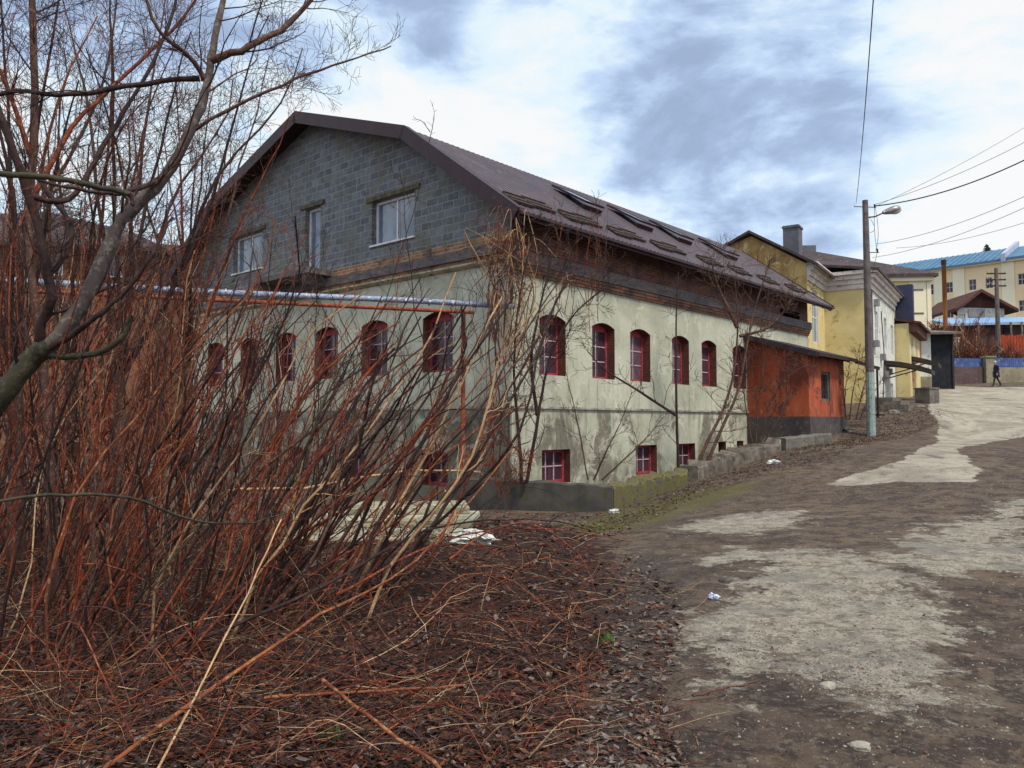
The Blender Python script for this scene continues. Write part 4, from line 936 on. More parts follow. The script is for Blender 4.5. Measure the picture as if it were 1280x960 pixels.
for px in (1176, 1200, 1262): u = su(px); e.box(u - .9, u + .9, -.2, -.003, -7, ez - .51)
e.build('white_strip', M['cream_w'], sch)
e = MB(); u1 = su(1256); zr = at(1257, 313, 132)[2] - 12
rq(e, [(-2, -.9, ez), (u1, -.9, ez), (u1, 7, zr), (-2, 7, zr)], .3); rq(e, [(u1 + .6, -.9, ez + .1), (LT + 1, -.9, ez + .1), (LT + 1, 7, zr), (u1 + .6, 7, zr)], .3)
for i in range(int(u1 / .9)): e.box(i * .9, i * .9 + .07, -.9, 6.9, .0, .12, T=lambda q: (q[0], q[1], q[2] + ez + (q[1] + .9) / 7.9 * (zr - ez)))
e.build('roof', M['blueroof'], sch)
e = MB(); e.box(u1 + .003, u1 + .597, -1.2, 7.2, -.4, .9, T=lambda q: (q[0], q[1], q[2] + ez + (q[1] + .9) / 7.9 * (zr - ez))); e.build('firewall', weathered('firewall_lilac', (.42, .46, .62), (.34, .38, .52), .6), sch)

# flue
c = at(1182, 415, 62); e = MB(); fz = at(1182, 325, 62)[2]
g = empty('flue_pipe', (c[0], c[1], 6), 0, 'tall orange rusty flue standing behind the kiosk', 'chimney')
e.tube([(0, 0, -2), (0, 0, fz - 6 - .4)], .17, 10); e.build('pipe', M['pipeorange'], g, smooth=True)
e = MB(); e.tube([(0, 0, fz - 6.4), (0, 0, fz - 6)], .2, 10); e.build('cap', M['black'], g)

# small house with dark gable
c = at(1230, 440, 75); hb = empty('gabled_house', (c[0], c[1], 7), R(-4), 'small white house with a dark brown gable above blue sheeting', 'house')
hw = lambda px: (px - 1230) / FPX * 75; hz = lambda py: at(1230, py, 75)[2] - 7
e = MB(); wall(e, (hw(1199), 0), (hw(1256), 0), [(0, -1), (hw(1256) - hw(1199), -1), (hw(1256) - hw(1199), hz(384)), (0, hz(384))]); wall(e, (hw(1256), 0), (hw(1256), 6), [(0, -1), (6, -1), (6, hz(384)), (0, hz(384))]); e.build('wall', M['white_wall'], hb)
e = MB(); e.face([(hw(1198), -.05, hz(384)), (hw(1262), -.05, hz(386)), (hw(1223.5), -.05, hz(366))]); 
rq(e, [(hw(1194), -.9, hz(386)), (hw(1223.5), -.9, hz(363)), (hw(1223.5), 8, hz(363)), (hw(1194), 8, hz(386))], .3); rq(e, [(hw(1223.5), -.9, hz(363)), (hw(1267), -.9, hz(388)), (hw(1267), 8, hz(388)), (hw(1223.5), 8, hz(363))], .3)
e.build('roof', M['brownroof'], hb)
e = MB(); e.box(hw(1212), hw(1232), -.08, -.003, hz(396), hz(386)); e.build('window_band', M['metalgrey'], hb)
# blue lean roof shed
c = at(1240, 445, 68); sh = empty('blue_roof_shed', (c[0], c[1], tz(c[0], c[1])), R(-4), 'long brown shed with light blue sheet roof behind the fence', 'shed')
w8 = lambda px: (px - 1240) / FPX * 68; z8 = lambda py: at(1240, py, 68)[2] - tz(c[0], c[1])
e = MB(); rq(e, [(w8(1188), -.5, z8(405)), (w8(1330), -.5, z8(402)), (w8(1330), 5, z8(387)), (w8(1192), 5, z8(389))], .2); e.build('roof', M['bluesheet'], sh)
e = MB(); e.box(w8(1190), w8(1328), 0, 4, -2, z8(406)); e.build('wall', M['shed'], sh)
for px in (1200, 1219, 1242, 1258, 1271, 1290): e = MB(); e.box(w8(px), w8(px) + .13, -.7, -.57, -1.5, z8(404)); e.build('post', M['rubble'], sh)
e = MB(); e.box(w8(1254), w8(1262), -.12, -.003, z8(420), z8(410)); e.build('opening', M['dark_int'], sh); e = MB(); e.box(w8(1205), w8(1215), -.1, -.003, z8(436), z8(424)); e.build('opening', M['dark_int'], sh)
c = at(1285, 432, 64); e = MB(); n = 34
for i in range(n): e.box(-2.6 + i * .24, -2.6 + i * .24 + .21, 0, .04, -1.5, at(1285, 419.5, 64)[2] - at(1285, 432, 64)[2] + .04 * (i % 3))
e.box(-2.6, 5.5, .042, .1, .2, .3); tag(e.build('plank_fence', M['redfence'], loc=c), 'rust-red plank fence at the right edge below the blue shed roof', 'fence')
c = hit(1196, 430, 30, 70); c = at(1194, 437, 63); e = MB(); e.box(-.35, .35, 0, .5, -.4, .9); e.box(-.42, .42, -.05, .55, .9, 1.0); tag(e.build('white_box', M['whiteframe'], loc=c), 'small white cabinet beside the dark bay of the shed', 'cabinet')

# street wall with blue fence
def lwall(px0, px1, D0, D1, ytop, matw, label, blue=None, ybt=None):
    a = at(px0, ytop, D0); b_ = at(px1, ytop, D1); z0 = tz(a[0], a[1])
    g = empty('street_wall', (a[0], a[1], z0), math.atan2(b_[1] - a[1], b_[0] - a[0]), label, 'wall')
    Ln = np.hypot(*(b_ - a)[:2]); hw_ = a[2] - z0
    e = MB(); e.box(0, Ln, 0, .3, -1, hw_); e.build('masonry', matw, g)
    if blue:
        e = MB(); hb_ = at(px0, blue, D0)[2] - z0; n = int(Ln / .16)
        for i in range(n): e.box(i * Ln / n, i * Ln / n + Ln / n * .86, .12, .15, hw_ + .003, hb_ - .03 * (i % 2))
        e.box(0, Ln, .153, .18, hb_ - .25, hb_ - .17); e.build('fence_panel', M['bluefence'], g)
    return g
lwall(1188, 1233, 55.5, 56.0, 458, M['purplewall'], 'brown-purple street wall topped with blue fence left of the gatepost', 447)
lwall(1242, 1340, 56.0, 56.5, 459, M['yconc'], 'yellowed concrete street wall topped with blue fence behind the walker', 447)
a = at(1237, 447, 55.8); za = tz(a[0], a[1]); e = MB(); hh = a[2] - za
e.box(-.33, .33, -.1, .45, -.8, hh); e.box(-.4, .4, -.17, .52, hh, hh + .12); tag(e.build('gatepost', M['yconc'], loc=(a[0], a[1], za)), 'square yellowish concrete gatepost between the two street walls', 'gatepost')

# far utility pole
c = at(1248.5, 447, 62); g = empty('utility_pole', (c[0], c[1], tz(c[0], c[1])), 0, 'grey wooden utility pole with crossarms in front of the school', 'utility pole')
zt_ = at(1248, 335, 62)[2] - tz(c[0], c[1]); e = MB(); e.tube([(0, 0, -.5), (0, 0, zt_)], [.2, .14], 8); e.build('pole', M['concrete_pole'], g)
for dz in (.5, 1.0, 1.5):
    e = MB(); e.box(-.75, .75, -.06, .06, zt_ - dz, zt_ - dz + .1); ca = e.build('crossarm', M['b_dark'], g)
    for x in (-.7, -.35, .35, .7): e = MB(); e.tube([(x, 0, zt_ - dz + .1), (x, 0, zt_ - dz + .26)], .04, 6); e.build('insulator', M['ceramic'], ca)

# ------------------------------------------------------------ left background house
c = at(100, 345, 36); g = empty('brown_house', (c[0], c[1], 0), R(12), 'brown house with a slate hipped roof seen through the thicket', 'house')
e = MB(); w3 = lambda px: (px - 100) / FPX * 36; z3 = lambda py: at(100, py, 36)[2]
X0, X1 = w3(-60), w3(190)
wall(e, (X0, 0), (X1, 0), [(0, -1), (X1 - X0, -1), (X1 - X0, z3(306)), (0, z3(306))], [arch(w3(133) - X0, w3(150) - X0, z3(345), z3(318)), arch(w3(60) - X0, w3(80) - X0, z3(345), z3(318))], .2)
wall(e, (X1, 0), (X1, 9), [(0, -1), (9, -1), (9, z3(306)), (0, z3(306))]); e.build('wall', [weathered('brown_render', (.20, .10, .06), (.13, .06, .04), 1.5), M['white_trim']], g)
for q in (60, 133): window(g, (X0, 0), (X1, 0), w3(q) - X0 + .005, w3(q + (20 if q == 60 else 17)) - X0 - .005, z3(345) + .005, z3(318) - .005, 0, .1, 'white', 2, 1)
e = MB(); rq(e, [(X0 - .5, -.6, z3(308)), (X1 + .5, -.6, z3(308)), (w3(130), 4, z3(262)), (w3(20), 4, z3(240)), (X0, 4, z3(250))], .2); rq(e, [(X1 + .5, -.6, z3(308)), (X1 + .5, 9.5, z3(308)), (w3(130), 4, z3(262))], .2)
e.build('roof', M['slate'], g)
c = at(212, 345, 44); g = empty('tan_house', (c[0], c[1], 0), R(20), 'small tan house end just left of the long building', 'house')
e = MB(); zz = at(212, 318, 44)[2]; e.box(-.6, 4, 0, 5, -1, zz); e.build('wall', M['yellow_old'], g); e = MB(); rq(e, [(-.8, -.5, zz), (4.5, -.5, zz), (4.5, 3, zz + 1.2), (-.8, 3, zz + 1.2)], .15); e.build('roof', M['brownroof'], g)

#==VEG==
# ============================================================ VEGETATION
NR = np.random.default_rng(11)
def unit(v): v = np.asarray(v, float); return v / max(np.linalg.norm(v), 1e-9)
def curve(B, T, n=9, up=.08, wob=.03, side=None):
    """bowed stem from B to T that leaves the ground steeply"""
    B = np.array(B, float); T = np.array(T, float); Ln = np.linalg.norm(T - B)
    C = B * .55 + T * .45 + np.array([0, 0, Ln * up]) + NR.normal(0, wob * Ln, 3) * np.array([1, 1, .4])
    t = np.linspace(0, 1, n)[:, None]
    P = (1 - t) ** 2 * B + 2 * t * (1 - t) * C + t * t * T
    P[1:-1] += NR.normal(0, wob * .045 * Ln, (n - 2, 3)); ww = np.sin(np.linspace(0, math.pi * NR.uniform(1.5, 3), n))[1:-1, None]; P[1:-1] += ww * NR.normal(0, wob * .35 * Ln, 3) * np.array([1, 1, .4])
    return P
def shoot(p, d, Ln, n=6, wob=.14, bend=(0, 0, .1)):
    d = unit(d); P = [np.array(p, float)]; s = Ln / (n - 1); bend = np.array(bend)
    for _ in range(n - 1):
        d = unit(d + NR.normal(0, wob, 3) + bend * .3); P.append(P[-1] + d * s)
    return np.array(P)
def branches(tw, P, r, count, Ln, mi, depth, ang=(.35, .9), up=.12, tmin=.22, sides=3, thin=.6, wob=.18, hang=0):
    P = np.asarray(P); K = len(P) - 1; rmin = max(.0010, .00026 * P[0][1])
    for _ in range(count):
        t = tmin + (1 - tmin) * NR.random() ** .85; x = t * K; i = min(int(x), K - 1); p = P[i] + (P[i + 1] - P[i]) * (x - i)
        T = unit(P[i + 1] - P[i]); s = unit(np.cross(T, NR.normal(size=3))); a = NR.uniform(*ang)
        d = T * math.cos(a) + s * math.sin(a) + np.array([0, 0, up])
        l = Ln * NR.uniform(.35, 1.0) * (1 - .45 * t); rr = max(r * (1 - .65 * t) * thin, rmin * (1.25 if depth > 1 else 1))
        Q = shoot(p, d, l, 5 if depth <= 1 else 6, wob, (0, 0, up - hang)); tw.add(Q, rr, max(rr * .35, rmin * .7), sides, mi)
        if depth > 1: branches(tw, Q, rr, max(1, int(count * .45)), Ln * .5, mi, depth - 1, ang, up, .2, 3, .6, wob, hang)
BM = [M['b_red'], M['b_dark'], M['b_orange'], M['b_tan'], M['b_mid'], M['b_grey'], M['b_green']]
RED, DRK, ORG, TAN, MID, GRY, GRN = range(7)
def pick(ws): return int(NR.choice(len(ws), p=np.array(ws) / sum(ws)))
def shrub(base, tips, n, label, mixw=(5, 3.6, 1.6, .7, 1.8, .1, .2), spread=.3, r=(.006, .013), tw_n=7, tw_L=.55, dy=(-1, 1), depth=1, name='thicket_shrub', group='bare shrubs of the thicket', up=.08, cat='shrub'):
    """base: pixel or world point; tips: pixel box (x0,x1,y0,y1) at about the base's distance"""
    B = hit(*base) if len(base) == 2 else np.array(base, float)
    S = Twigs(); T = Twigs()
    for _ in range(n):
        b = B + np.array([*(NR.normal(0, spread, 2)), 0]); b[2] = tz(b[0], b[1]) - .03
        Y = max(1.6, b[1] + NR.uniform(*dy)); tip = at(NR.uniform(tips[0], tips[1]), NR.uniform(tips[2], tips[3]), Y)
        if tip[2] < b[2] + .3: tip[2] = b[2] + .6
        mi = pick(mixw); rr = NR.uniform(*r) * (1.15 if mi == DRK else 1)
        P = curve(b, tip, 12, up * NR.uniform(-.3, 1.4), .085); S.add(P, rr, rr * .42, 5, mi)
        branches(T, P, rr, tw_n, tw_L, mi if NR.random() < .75 else pick(mixw), depth)
    root = empty(name, (B[0], B[1], tz(B[0], B[1])), 0, label, cat, group)
    o = (root.location.x, root.location.y, root.location.z)
    a = S.build('stems', BM, root, True, o); b_ = T.build('crown', BM, root, True, o); return root

# --- the thicket, front to back
TH = [
 ((440, 745), (540, 720, 330, 520), 15, 'red-brown shrub farthest right in the thicket, long stems leaning right across the building corner', .22, (.010, .021), 6, .6, (-.3, 1.5)),
 ((370, 770), (480, 690, 350, 540), 17, 'dark stemmed shrub leaning steeply right in front of the pale slab pile', .28, (.009, .021), 6, .55, (-.3, 1.2)),
 ((290, 790), (400, 620, 330, 500), 18, 'red-brown shrub whose leaning stems cross the lower left windows of the gable', .3, (.007, .017), 7, .55, (-.5, 1.2)),
 ((210, 815), (300, 520, 300, 470), 20, 'dense reddish shrub in the middle of the thicket below the left end of the pipe', .35, (.006, .012), 7, .5, (-.6, 1)),
 ((130, 835), (150, 400, 210, 430), 20, 'tall close shrub under the grey tree with many crossing stems', .35, (.005, .011), 8, .5, (-.5, 1)),
 ((50, 850), (20, 290, 160, 420), 18, 'near shrub at the lower left with orange-brown canes', .35, (.005, .010), 8, .45, (-.5, 1)),
 ((-50, 830), (-80, 170, 120, 420), 20, 'shrub at the very left edge of the view, nearest the camera', .35, (.005, .011), 8, .45, (-.5, 1)),
 ((70, 745), (-40, 230, 180, 420), 30, 'second-row shrub left of the grey tree trunk', .5, (.007, .014), 8, .7, (-1, 1)),
 ((170, 735), (110, 400, 260, 440), 34, 'second-row shrub with thick maroon stems right of the grey tree trunk', .5, (.007, .014), 8, .7, (-1, 1)),
 ((300, 725), (300, 560, 350, 500), 24, 'second-row shrub before the third gable window from the corner', .4, (.007, .014), 7, .6, (-1, 1)),
 ((-40, 720), (-100, 130, 200, 420), 28, 'second-row shrub at the left edge of the view', .5, (.007, .014), 8, .7, (-1, 1)),
 ((30, 690), (-40, 170, 300, 450), 44, 'back-row shrub in front of the brown house wall', .9, (.008, .016), 9, .9, (-1, 1)),
 ((130, 685), (70, 290, 310, 450), 44, 'back-row shrub below the eave of the brown house', .9, (.008, .016), 9, .9, (-1, 1)),
 ((240, 680), (180, 390, 350, 490), 36, 'back-row shrub hiding the left end of the gable wall', .7, (.008, .015), 9, .8, (-1, 1)),
 ((350, 668), (330, 500, 400, 530), 16, 'back-row shrub against the gable wall left of the slab pile', .5, (.007, .013), 8, .7, (-.6, .6)),
]
TH2 = [((400, 655), (280, 470, 190, 330), 6, 'tall wispy dark shrub rising before the grey block gable between its windows', .9), ((500, 650), (470, 640, 200, 330), 6, 'tall wispy dark shrub rising before the right window of the grey block gable', .8)]
for b, t, n, lab, sp in TH2:
    shrub(b, t, n, lab, mixw=(2, 5, .5, .3, 3, 0, 0), spread=sp, r=(.008, .014), tw_n=9, tw_L=1.1, dy=(-.5, .8), depth=2, up=.06)
for b, t, n, lab, sp, r_, tn, tL, dy in TH:
    shrub(b, t, n, lab, spread=sp, r=r_, tw_n=tn, tw_L=tL, dy=dy, depth=2 if n < 30 else 1, up=.05 if t[0] > 280 else .08)

# --- dry stalks: countless, thin, tan, standing and toppled
S = Twigs()
poly_st = gp([(-150, 985), (-150, 690), (60, 672), (330, 668), (430, 700), (440, 800), (300, 900), (260, 985)])
xs = [p[0] for p in poly_st]; ys = [p[1] for p in poly_st]
def sample(poly, n):
    out = []; x0, x1 = min(p[0] for p in poly), max(p[0] for p in poly); y0, y1 = min(p[1] for p in poly), max(p[1] for p in poly)
    while len(out) < n:
        x = NR.uniform(x0, x1, 4 * n); y = NR.uniform(y0, y1, 4 * n); k = inpoly(x, y, poly); out += list(zip(x[k], y[k]))
    return out[:n]
def sample_px(box_or_poly, n, poly=None):
    """ground points spread evenly as the eye sees them (denser near the path)"""
    pts = []; xs_ = [p[0] for p in box_or_poly]; ys_ = [p[1] for p in box_or_poly]
    while len(pts) < n:
        x = NR.uniform(min(xs_), max(xs_), 2 * n); y = NR.uniform(min(ys_), max(ys_), 2 * n); k = inpoly(x, y, box_or_poly)
        r = [ray(a, b) for a, b in zip(x[k], y[k])]
        for q in r:
            if q[2] < -.03:
                t = CAM_H / -q[2]; pts.append((q[0] * t, q[1] * t))
    P = np.array(pts[:n]); 
    for _ in range(4):
        z = terr(P[:, 0], P[:, 1]); f = (CAM_H - z) / CAM_H; 
        P0_ = np.array(pts[:n]); P = P0_ * f[:, None]
    return P
for x, y in sample(poly_st, 1500):
    z = tz(x, y); h = NR.uniform(.2, 1.15); a = NR.normal(0, .75, 2) + np.array([.25, 0]); mi = pick((2.4, 2.4, 1.6, 2.4, 2, 0, 0))
    P = shoot((x, y, z - .02), (a[0], a[1], 1), h, 7, .17, (.04, 0, -.12)); r = NR.uniform(.0014, .0034); S.add(P, r, r * .5, 3, mi)
S_o = S.build('dry_stalks', BM, None); tag(S_o, kind='stuff')

# --- fallen twigs and canes
S = Twigs()
pxl = [(-40, 975), (-40, 690), (300, 665), (480, 655), (620, 655), (700, 662), (770, 690), (785, 740), (760, 820), (730, 900), (715, 975)]
P_ = sample_px(pxl, 4300)
Zs = terr(P_[:, 0], P_[:, 1])
for (x, y), z in zip(P_, Zs):
    big = NR.random() < .075; Ln = NR.uniform(.5, 1.4) * (1 if x < -.35 + .02 * y else .4) if big else NR.uniform(.12, .6); Ln *= .45 + y / 9
    az = NR.uniform(0, 2 * math.pi) if NR.random() < .6 or x > -.3 else NR.normal(.15, .5)
    el = abs(NR.normal(0, .16)) if not big else abs(NR.normal(.05, .10))
    d = (math.cos(az) * math.cos(el), math.sin(az) * math.cos(el), math.sin(el))
    n = 9 if big else 5; P = shoot((x, y, z + abs(NR.normal(0, .10)) * (1 if NR.random() < .6 else .1)), d, Ln, n, .17, (0, 0, -.12 if el > .1 else 0))
    if big: P[:, 2] += np.sin(np.linspace(0, math.pi, n)) * Ln * NR.uniform(.05, .34)
    zz = terr(P[:, 0], P[:, 1]); P[:, 2] = np.maximum(P[:, 2], zz + .004)
    r = (NR.uniform(.003, .007) if big else NR.uniform(.0011, .0032)) * (.55 + y / 14); S.add(P, r, r * .45, 4 if big else 3, pick((3.2, 3.6, 1.6, .45 if big else 1.7, 3.0, .3, .2)))
pxr = [(700, 975), (740, 860), (780, 720), (830, 700), (870, 760), (850, 850), (900, 975)]
P_ = sample_px(pxr, 330)
for x, y in P_:
    z = tz(x, y); az = NR.uniform(0, 6.3); P = shoot((x, y, z + .01), (math.cos(az), math.sin(az), .05), NR.uniform(.06, .35) * (.5 + y / 8), 5, .2, (0, 0, 0))
    P[:, 2] = np.maximum(P[:, 2], terr(P[:, 0], P[:, 1]) + .003); S.add(P, .0022, .001, 3, pick((1, 2, .6, 1.6, 3, 2, .2)))
tw_o = S.build('twig_litter', BM, None); tag(tw_o, kind='stuff')

# --- leaf litter
def leaves(name, polypx, n, mats, size, mw_, lift=.03):
    P = np.array(sample(gp(polypx), n)) if min(q[1] for q in polypx) < 600 else sample_px(polypx, n)
    P = np.c_[P[:, :2], np.zeros(len(P))]; Z = terr(P[:, 0], P[:, 1]); n = len(P)
    s = NR.uniform(*size, n) * np.minimum(.6 + P[:, 1] / 12, 1.5); az = NR.uniform(0, 6.3, n); tx = NR.normal(0, .3, n); ty = NR.normal(0, .3, n)
    U = np.stack([np.cos(az), np.sin(az), tx], 1); W = np.stack([-np.sin(az), np.cos(az), ty], 1) * NR.uniform(.45, .8, n)[:, None]
    C = np.stack([P[:, 0], P[:, 1], Z + np.abs(NR.normal(.012, lift, n))], 1); s = s[:, None]
    curl = NR.uniform(.1, .6, n)[:, None] * s * np.array([0, 0, 1.])
    v = np.stack([C - U * s, C - W * s * .8 - curl * .2, C + U * s * .25 - curl * .55, C + W * s * .8 - curl * .1,  C + U * s, ], 1)
    # two faces sharing a folded midrib
    q1 = np.stack([v[:, 0], v[:, 1], v[:, 4], v[:, 2]], 1); q2 = np.stack([v[:, 0], v[:, 2], v[:, 4], v[:, 3]], 1)
    V = np.concatenate([q1, q2], 1).reshape(-1, 3); V[:, 2] = np.maximum(V[:, 2], np.repeat(Z, 8) + .002)
    F = np.arange(len(V)).reshape(-1, 4); MI = np.repeat(NR.choice(len(mats), n, p=np.array(mw_) / sum(mw_)), 2)
    me = quadmesh(name, V, F, MI, mats); o = bpy.data.objects.new(name, me); COL.objects.link(o); tag(o, kind='stuff'); return o
LM = [M['leafa'], M['leafb'], M['leafc']]
leaves('leaf_litter', pxl, 15000, LM, (.014, .036), (3.4, 1.1, 4))
leaves('leaf_litter', [(700, 975), (745, 850), (775, 740), (770, 690), (800, 690), (850, 740), (855, 800), (830, 870), (860, 975)], 1500, LM, (.014, .036), (1.2, 4, 3), .006)
leaves('leaf_litter', [(560, 668), (600, 640), (780, 645), (790, 668), (700, 680)], 900, LM, (.015, .035), (3, 2, 3), .01)
leaves('leaf_litter', [(770, 650), (860, 606), (960, 572), (1040, 556), (1080, 540), (1090, 530), (1160, 512), (1170, 530), (1100, 552), (1040, 575), (960, 592), (860, 628), (790, 660)], 4200, LM, (.012, .026), (3, 2.2, 3), .02)
leaves('leaf_litter', [(1052, 525), (1090, 508), (1160, 508), (1180, 520), (1170, 532), (1100, 552), (1045, 556)], 2600, LM, (.012, .026), (3, 1.6, 4), .02)
leaves('leaf_litter', [(860, 860), (1000, 760), (1280, 700), (1280, 960), (860, 960)], 160, LM, (.008, .02), (1, 2, 2), .004)

MO = [weathered('moss_bright', (.15, .15, .02), (.08, .085, .018), 20), weathered('moss_dark', (.05, .055, .02), (.08, .07, .03), 20)]
leaves('moss_tufts', [(700, 660), (770, 634), (870, 604), (905, 600), (860, 622), (790, 655), (740, 668)], 1500, MO, (.008, .022), (1, 1.6), .008)
leaves('moss_tufts', [(985, 566), (1045, 552), (1075, 540), (1060, 556), (1000, 572)], 500, MO, (.012, .026), (1, 2), .01)
# --- loose gravel on the lane
def gravel(name, polypx, n, size, mats):
    P = np.array(sample(gp(polypx), n)) if min(q[1] for q in polypx) < 600 else sample_px(polypx, n)
    P = np.c_[P[:, :2], np.zeros(len(P))]; Z = terr(P[:, 0], P[:, 1]); base = np.array([[1, 0, 0], [0, 1, 0], [-1, 0, 0], [0, -1, 0], [0, 0, 1]], float)
    n = len(P); s = (NR.uniform(0, 1, n) ** 2.2 * (size[1] - size[0]) + size[0]) * np.minimum(.6 + P[:, 1] / 14, 1.3); az = NR.uniform(0, 6.3, n)
    V = []; 
    j = NR.uniform(.6, 1.3, (n, 6))
    ring = [(math.cos(k * math.pi / 3), math.sin(k * math.pi / 3)) for k in range(6)]
    ca, sa = np.cos(az), np.sin(az); el = NR.uniform(.55, .95, n)
    lo = []; hi_ = []
    for k, (cx, cy) in enumerate(ring):
        x = cx * j[:, k] * s; y = cy * j[:, k] * s * el; X = x * ca - y * sa; Y = x * sa + y * ca
        lo.append(np.stack([P[:, 0] + X, P[:, 1] + Y, Z - .003], 1)); hi_.append(np.stack([P[:, 0] + X * .62, P[:, 1] + Y * .62, Z + s * NR.uniform(.28, .6, n)], 1))
    V = np.stack(lo + hi_, 1).reshape(-1, 3); f = [(k, (k + 1) % 6, 6 + (k + 1) % 6, 6 + k) for k in range(6)] + [(6, 7, 8, 9), (6, 9, 10, 11)]
    F = (np.arange(n)[:, None, None] * 12 + np.array(f)[None]).reshape(-1, 4); MI = np.repeat(NR.choice(len(mats), n), len(f))
    me = quadmesh(name, V, F, MI, mats); o = bpy.data.objects.new(name, me); COL.objects.link(o); tag(o, kind='stuff')
GM = [weathered('grey_pebble', (.24, .22, .19), (.15, .13, .12), 12), M['rubble'], weathered('pale_pebble', (.34, .31, .27), (.24, .22, .19), 20), weathered('dark_pebble', (.10, .09, .09), (.06, .05, .055), 20)]
gravel('loose_gravel', [(790, 975), (820, 840), (900, 740), (1000, 650), (1280, 600), (1300, 975)], 2200, (.002, .013), GM)
gravel('loose_gravel', [(850, 790), (880, 770), (1000, 780), (1170, 820), (1150, 900), (1000, 860), (900, 830)], 1800, (.003, .013), GM)
gravel('loose_gravel', [(800, 670), (900, 620), (1100, 560), (1280, 560), (1280, 620), (1000, 650), (850, 700)], 500, (.004, .014), GM)

# --- trees of the upper left
def limb(tw, pxpts, r0, r1, mi, sides=8):
    """pxpts: (px,py,distance) control points, smoothed"""
    C = np.array([at(*q) for q in pxpts]); n = len(C); t = np.linspace(0, n - 1, (n - 1) * 4 + 1); P = []
    for x in t:
        i = min(int(x), n - 2); u = x - i; p0, p1, p2, p3 = C[max(i - 1, 0)], C[i], C[i + 1], C[min(i + 2, n - 1)]
        P.append(.5 * ((2 * p1) + (-p0 + p2) * u + (2 * p0 - 5 * p1 + 4 * p2 - p3) * u * u + (-p0 + 3 * p1 - 3 * p2 + p3) * u ** 3))
    P = np.array(P) + NR.normal(0, .004, (len(P), 3)); rad = np.linspace(r0, r1, len(P)) * (1 + .05 * np.sin(np.arange(len(P)) * 2.3) + NR.normal(0, .05, len(P))); tw.addr(P, rad, sides, mi); return P
def tree(label, limbs, base, twn=10, twL=.8, depth=2, mixt=RED, name='bare_tree', group=None, up=.15):
    T = Twigs(); W = Twigs(); g = []
    for pts, r0, r1, mi, k, Lk, *o in limbs:
        P = limb(T, pts, r0, r1, mi); branches(W, P, r1 * .8 + r0 * .25, k, Lk, o[0] if o else mixt, depth, (.4, 1.1), up, .12, 4, .5, .13)
    root = empty(name, base, 0, label, 'tree', group); o = tuple(root.location)
    T.build('trunk', BM, root, True, o); W.build('crown', BM, root, True, o); return root
t1b = at(-90, 700, 4.5)
tree('smooth grey-barked tree curving up to the right, with mossy foot and dark left forks', [
    ([(-95, 720, 4.5), (-60, 590, 4.5), (0, 500, 4.4), (38, 450, 4.4), (62, 432, 4.4)], .068, .055, GRN, 2, .5, DRK),
    ([(58, 436, 4.4), (100, 385, 4.4), (140, 300, 4.45), (158, 268, 4.45), (205, 222, 4.5), (240, 160, 4.5), (258, 110, 4.5), (266, 60, 4.5), (278, 0, 4.5), (292, -90, 4.4)], .048, .014, GRY, 12, .9, MID),
    ([(264, 76, 4.5), (300, 62, 4.5), (350, 38, 4.6), (395, -10, 4.7), (420, -60, 4.8)], .024, .010, MID, 16, .8, MID),
    ([(256, 100, 4.5), (235, 70, 4.4), (200, 40, 4.3), (170, -30, 4.2)], .016, .007, MID, 12, .7, MID),
    ([(236, 165, 4.5), (300, 130, 4.5), (370, 98, 4.6), (430, 78, 4.7), (488, 58, 4.8)], .013, .004, MID, 14, .45, MID),
    ([(205, 222, 4.5), (160, 240, 4.3), (110, 240, 4.1), (50, 225, 4.0)], .016, .007, DRK, 8, .5),
    ([(250, 98, 4.5), (180, 105, 4.4), (90, 118, 4.3), (20, 115, 4.2), (-60, 130, 4.2)], .018, .010, DRK, 14, .7, DRK),
    ([(55, 440, 4.4), (50, 415, 4.35), (64, 370, 4.3), (58, 330, 4.25), (40, 260, 4.2), (10, 170, 4.1), (-25, 80, 4.0), (-60, -20, 3.9)], .030, .018, DRK, 12, .8, DRK),
    ([(62, 345, 4.27), (90, 290, 4.4), (60, 240, 4.4), (35, 215, 4.4)], .018, .012, DRK, 4, .5, DRK),
    ([(52, 440, 4.4), (110, 445, 4.35), (150, 425, 4.3), (165, 395, 4.3)], .022, .012, GRN, 3, .5, MID),
    ([(62, 436, 4.38), (110, 405, 4.3), (150, 370, 4.3), (190, 320, 4.3), (215, 270, 4.4)], .020, .007, DRK, 6, .5, MID),
    ([(35, 245, 4.2), (85, 250, 4.3), (120, 200, 4.4), (155, 140, 4.5), (200, 60, 4.6), (230, -40, 4.7)], .018, .008, DRK, 14, .7, DRK)],
    (t1b[0], t1b[1], tz(t1b[0], t1b[1])), depth=3)
bb_ = limb
T = Twigs(); P = limb(T, [(-60, 214, 3.7), (0, 218, 3.7), (60, 222, 3.75), (110, 230, 3.85), (166, 243, 3.95)], .016, .014, GRN, 8); branches(T, P, .012, 3, .25, DRK, 1)
P = limb(T, [(162, 242, 3.94), (166, 256, 3.95)], .012, .011, DRK, 6)
ob = T.build('broken_bough', BM, None, True, tuple(P[0])); ob.location = tuple(P[0]); tag(ob, 'mossy broken bough reaching in level from the left edge', 'branch')
b3 = at(60, 740, 6.2)
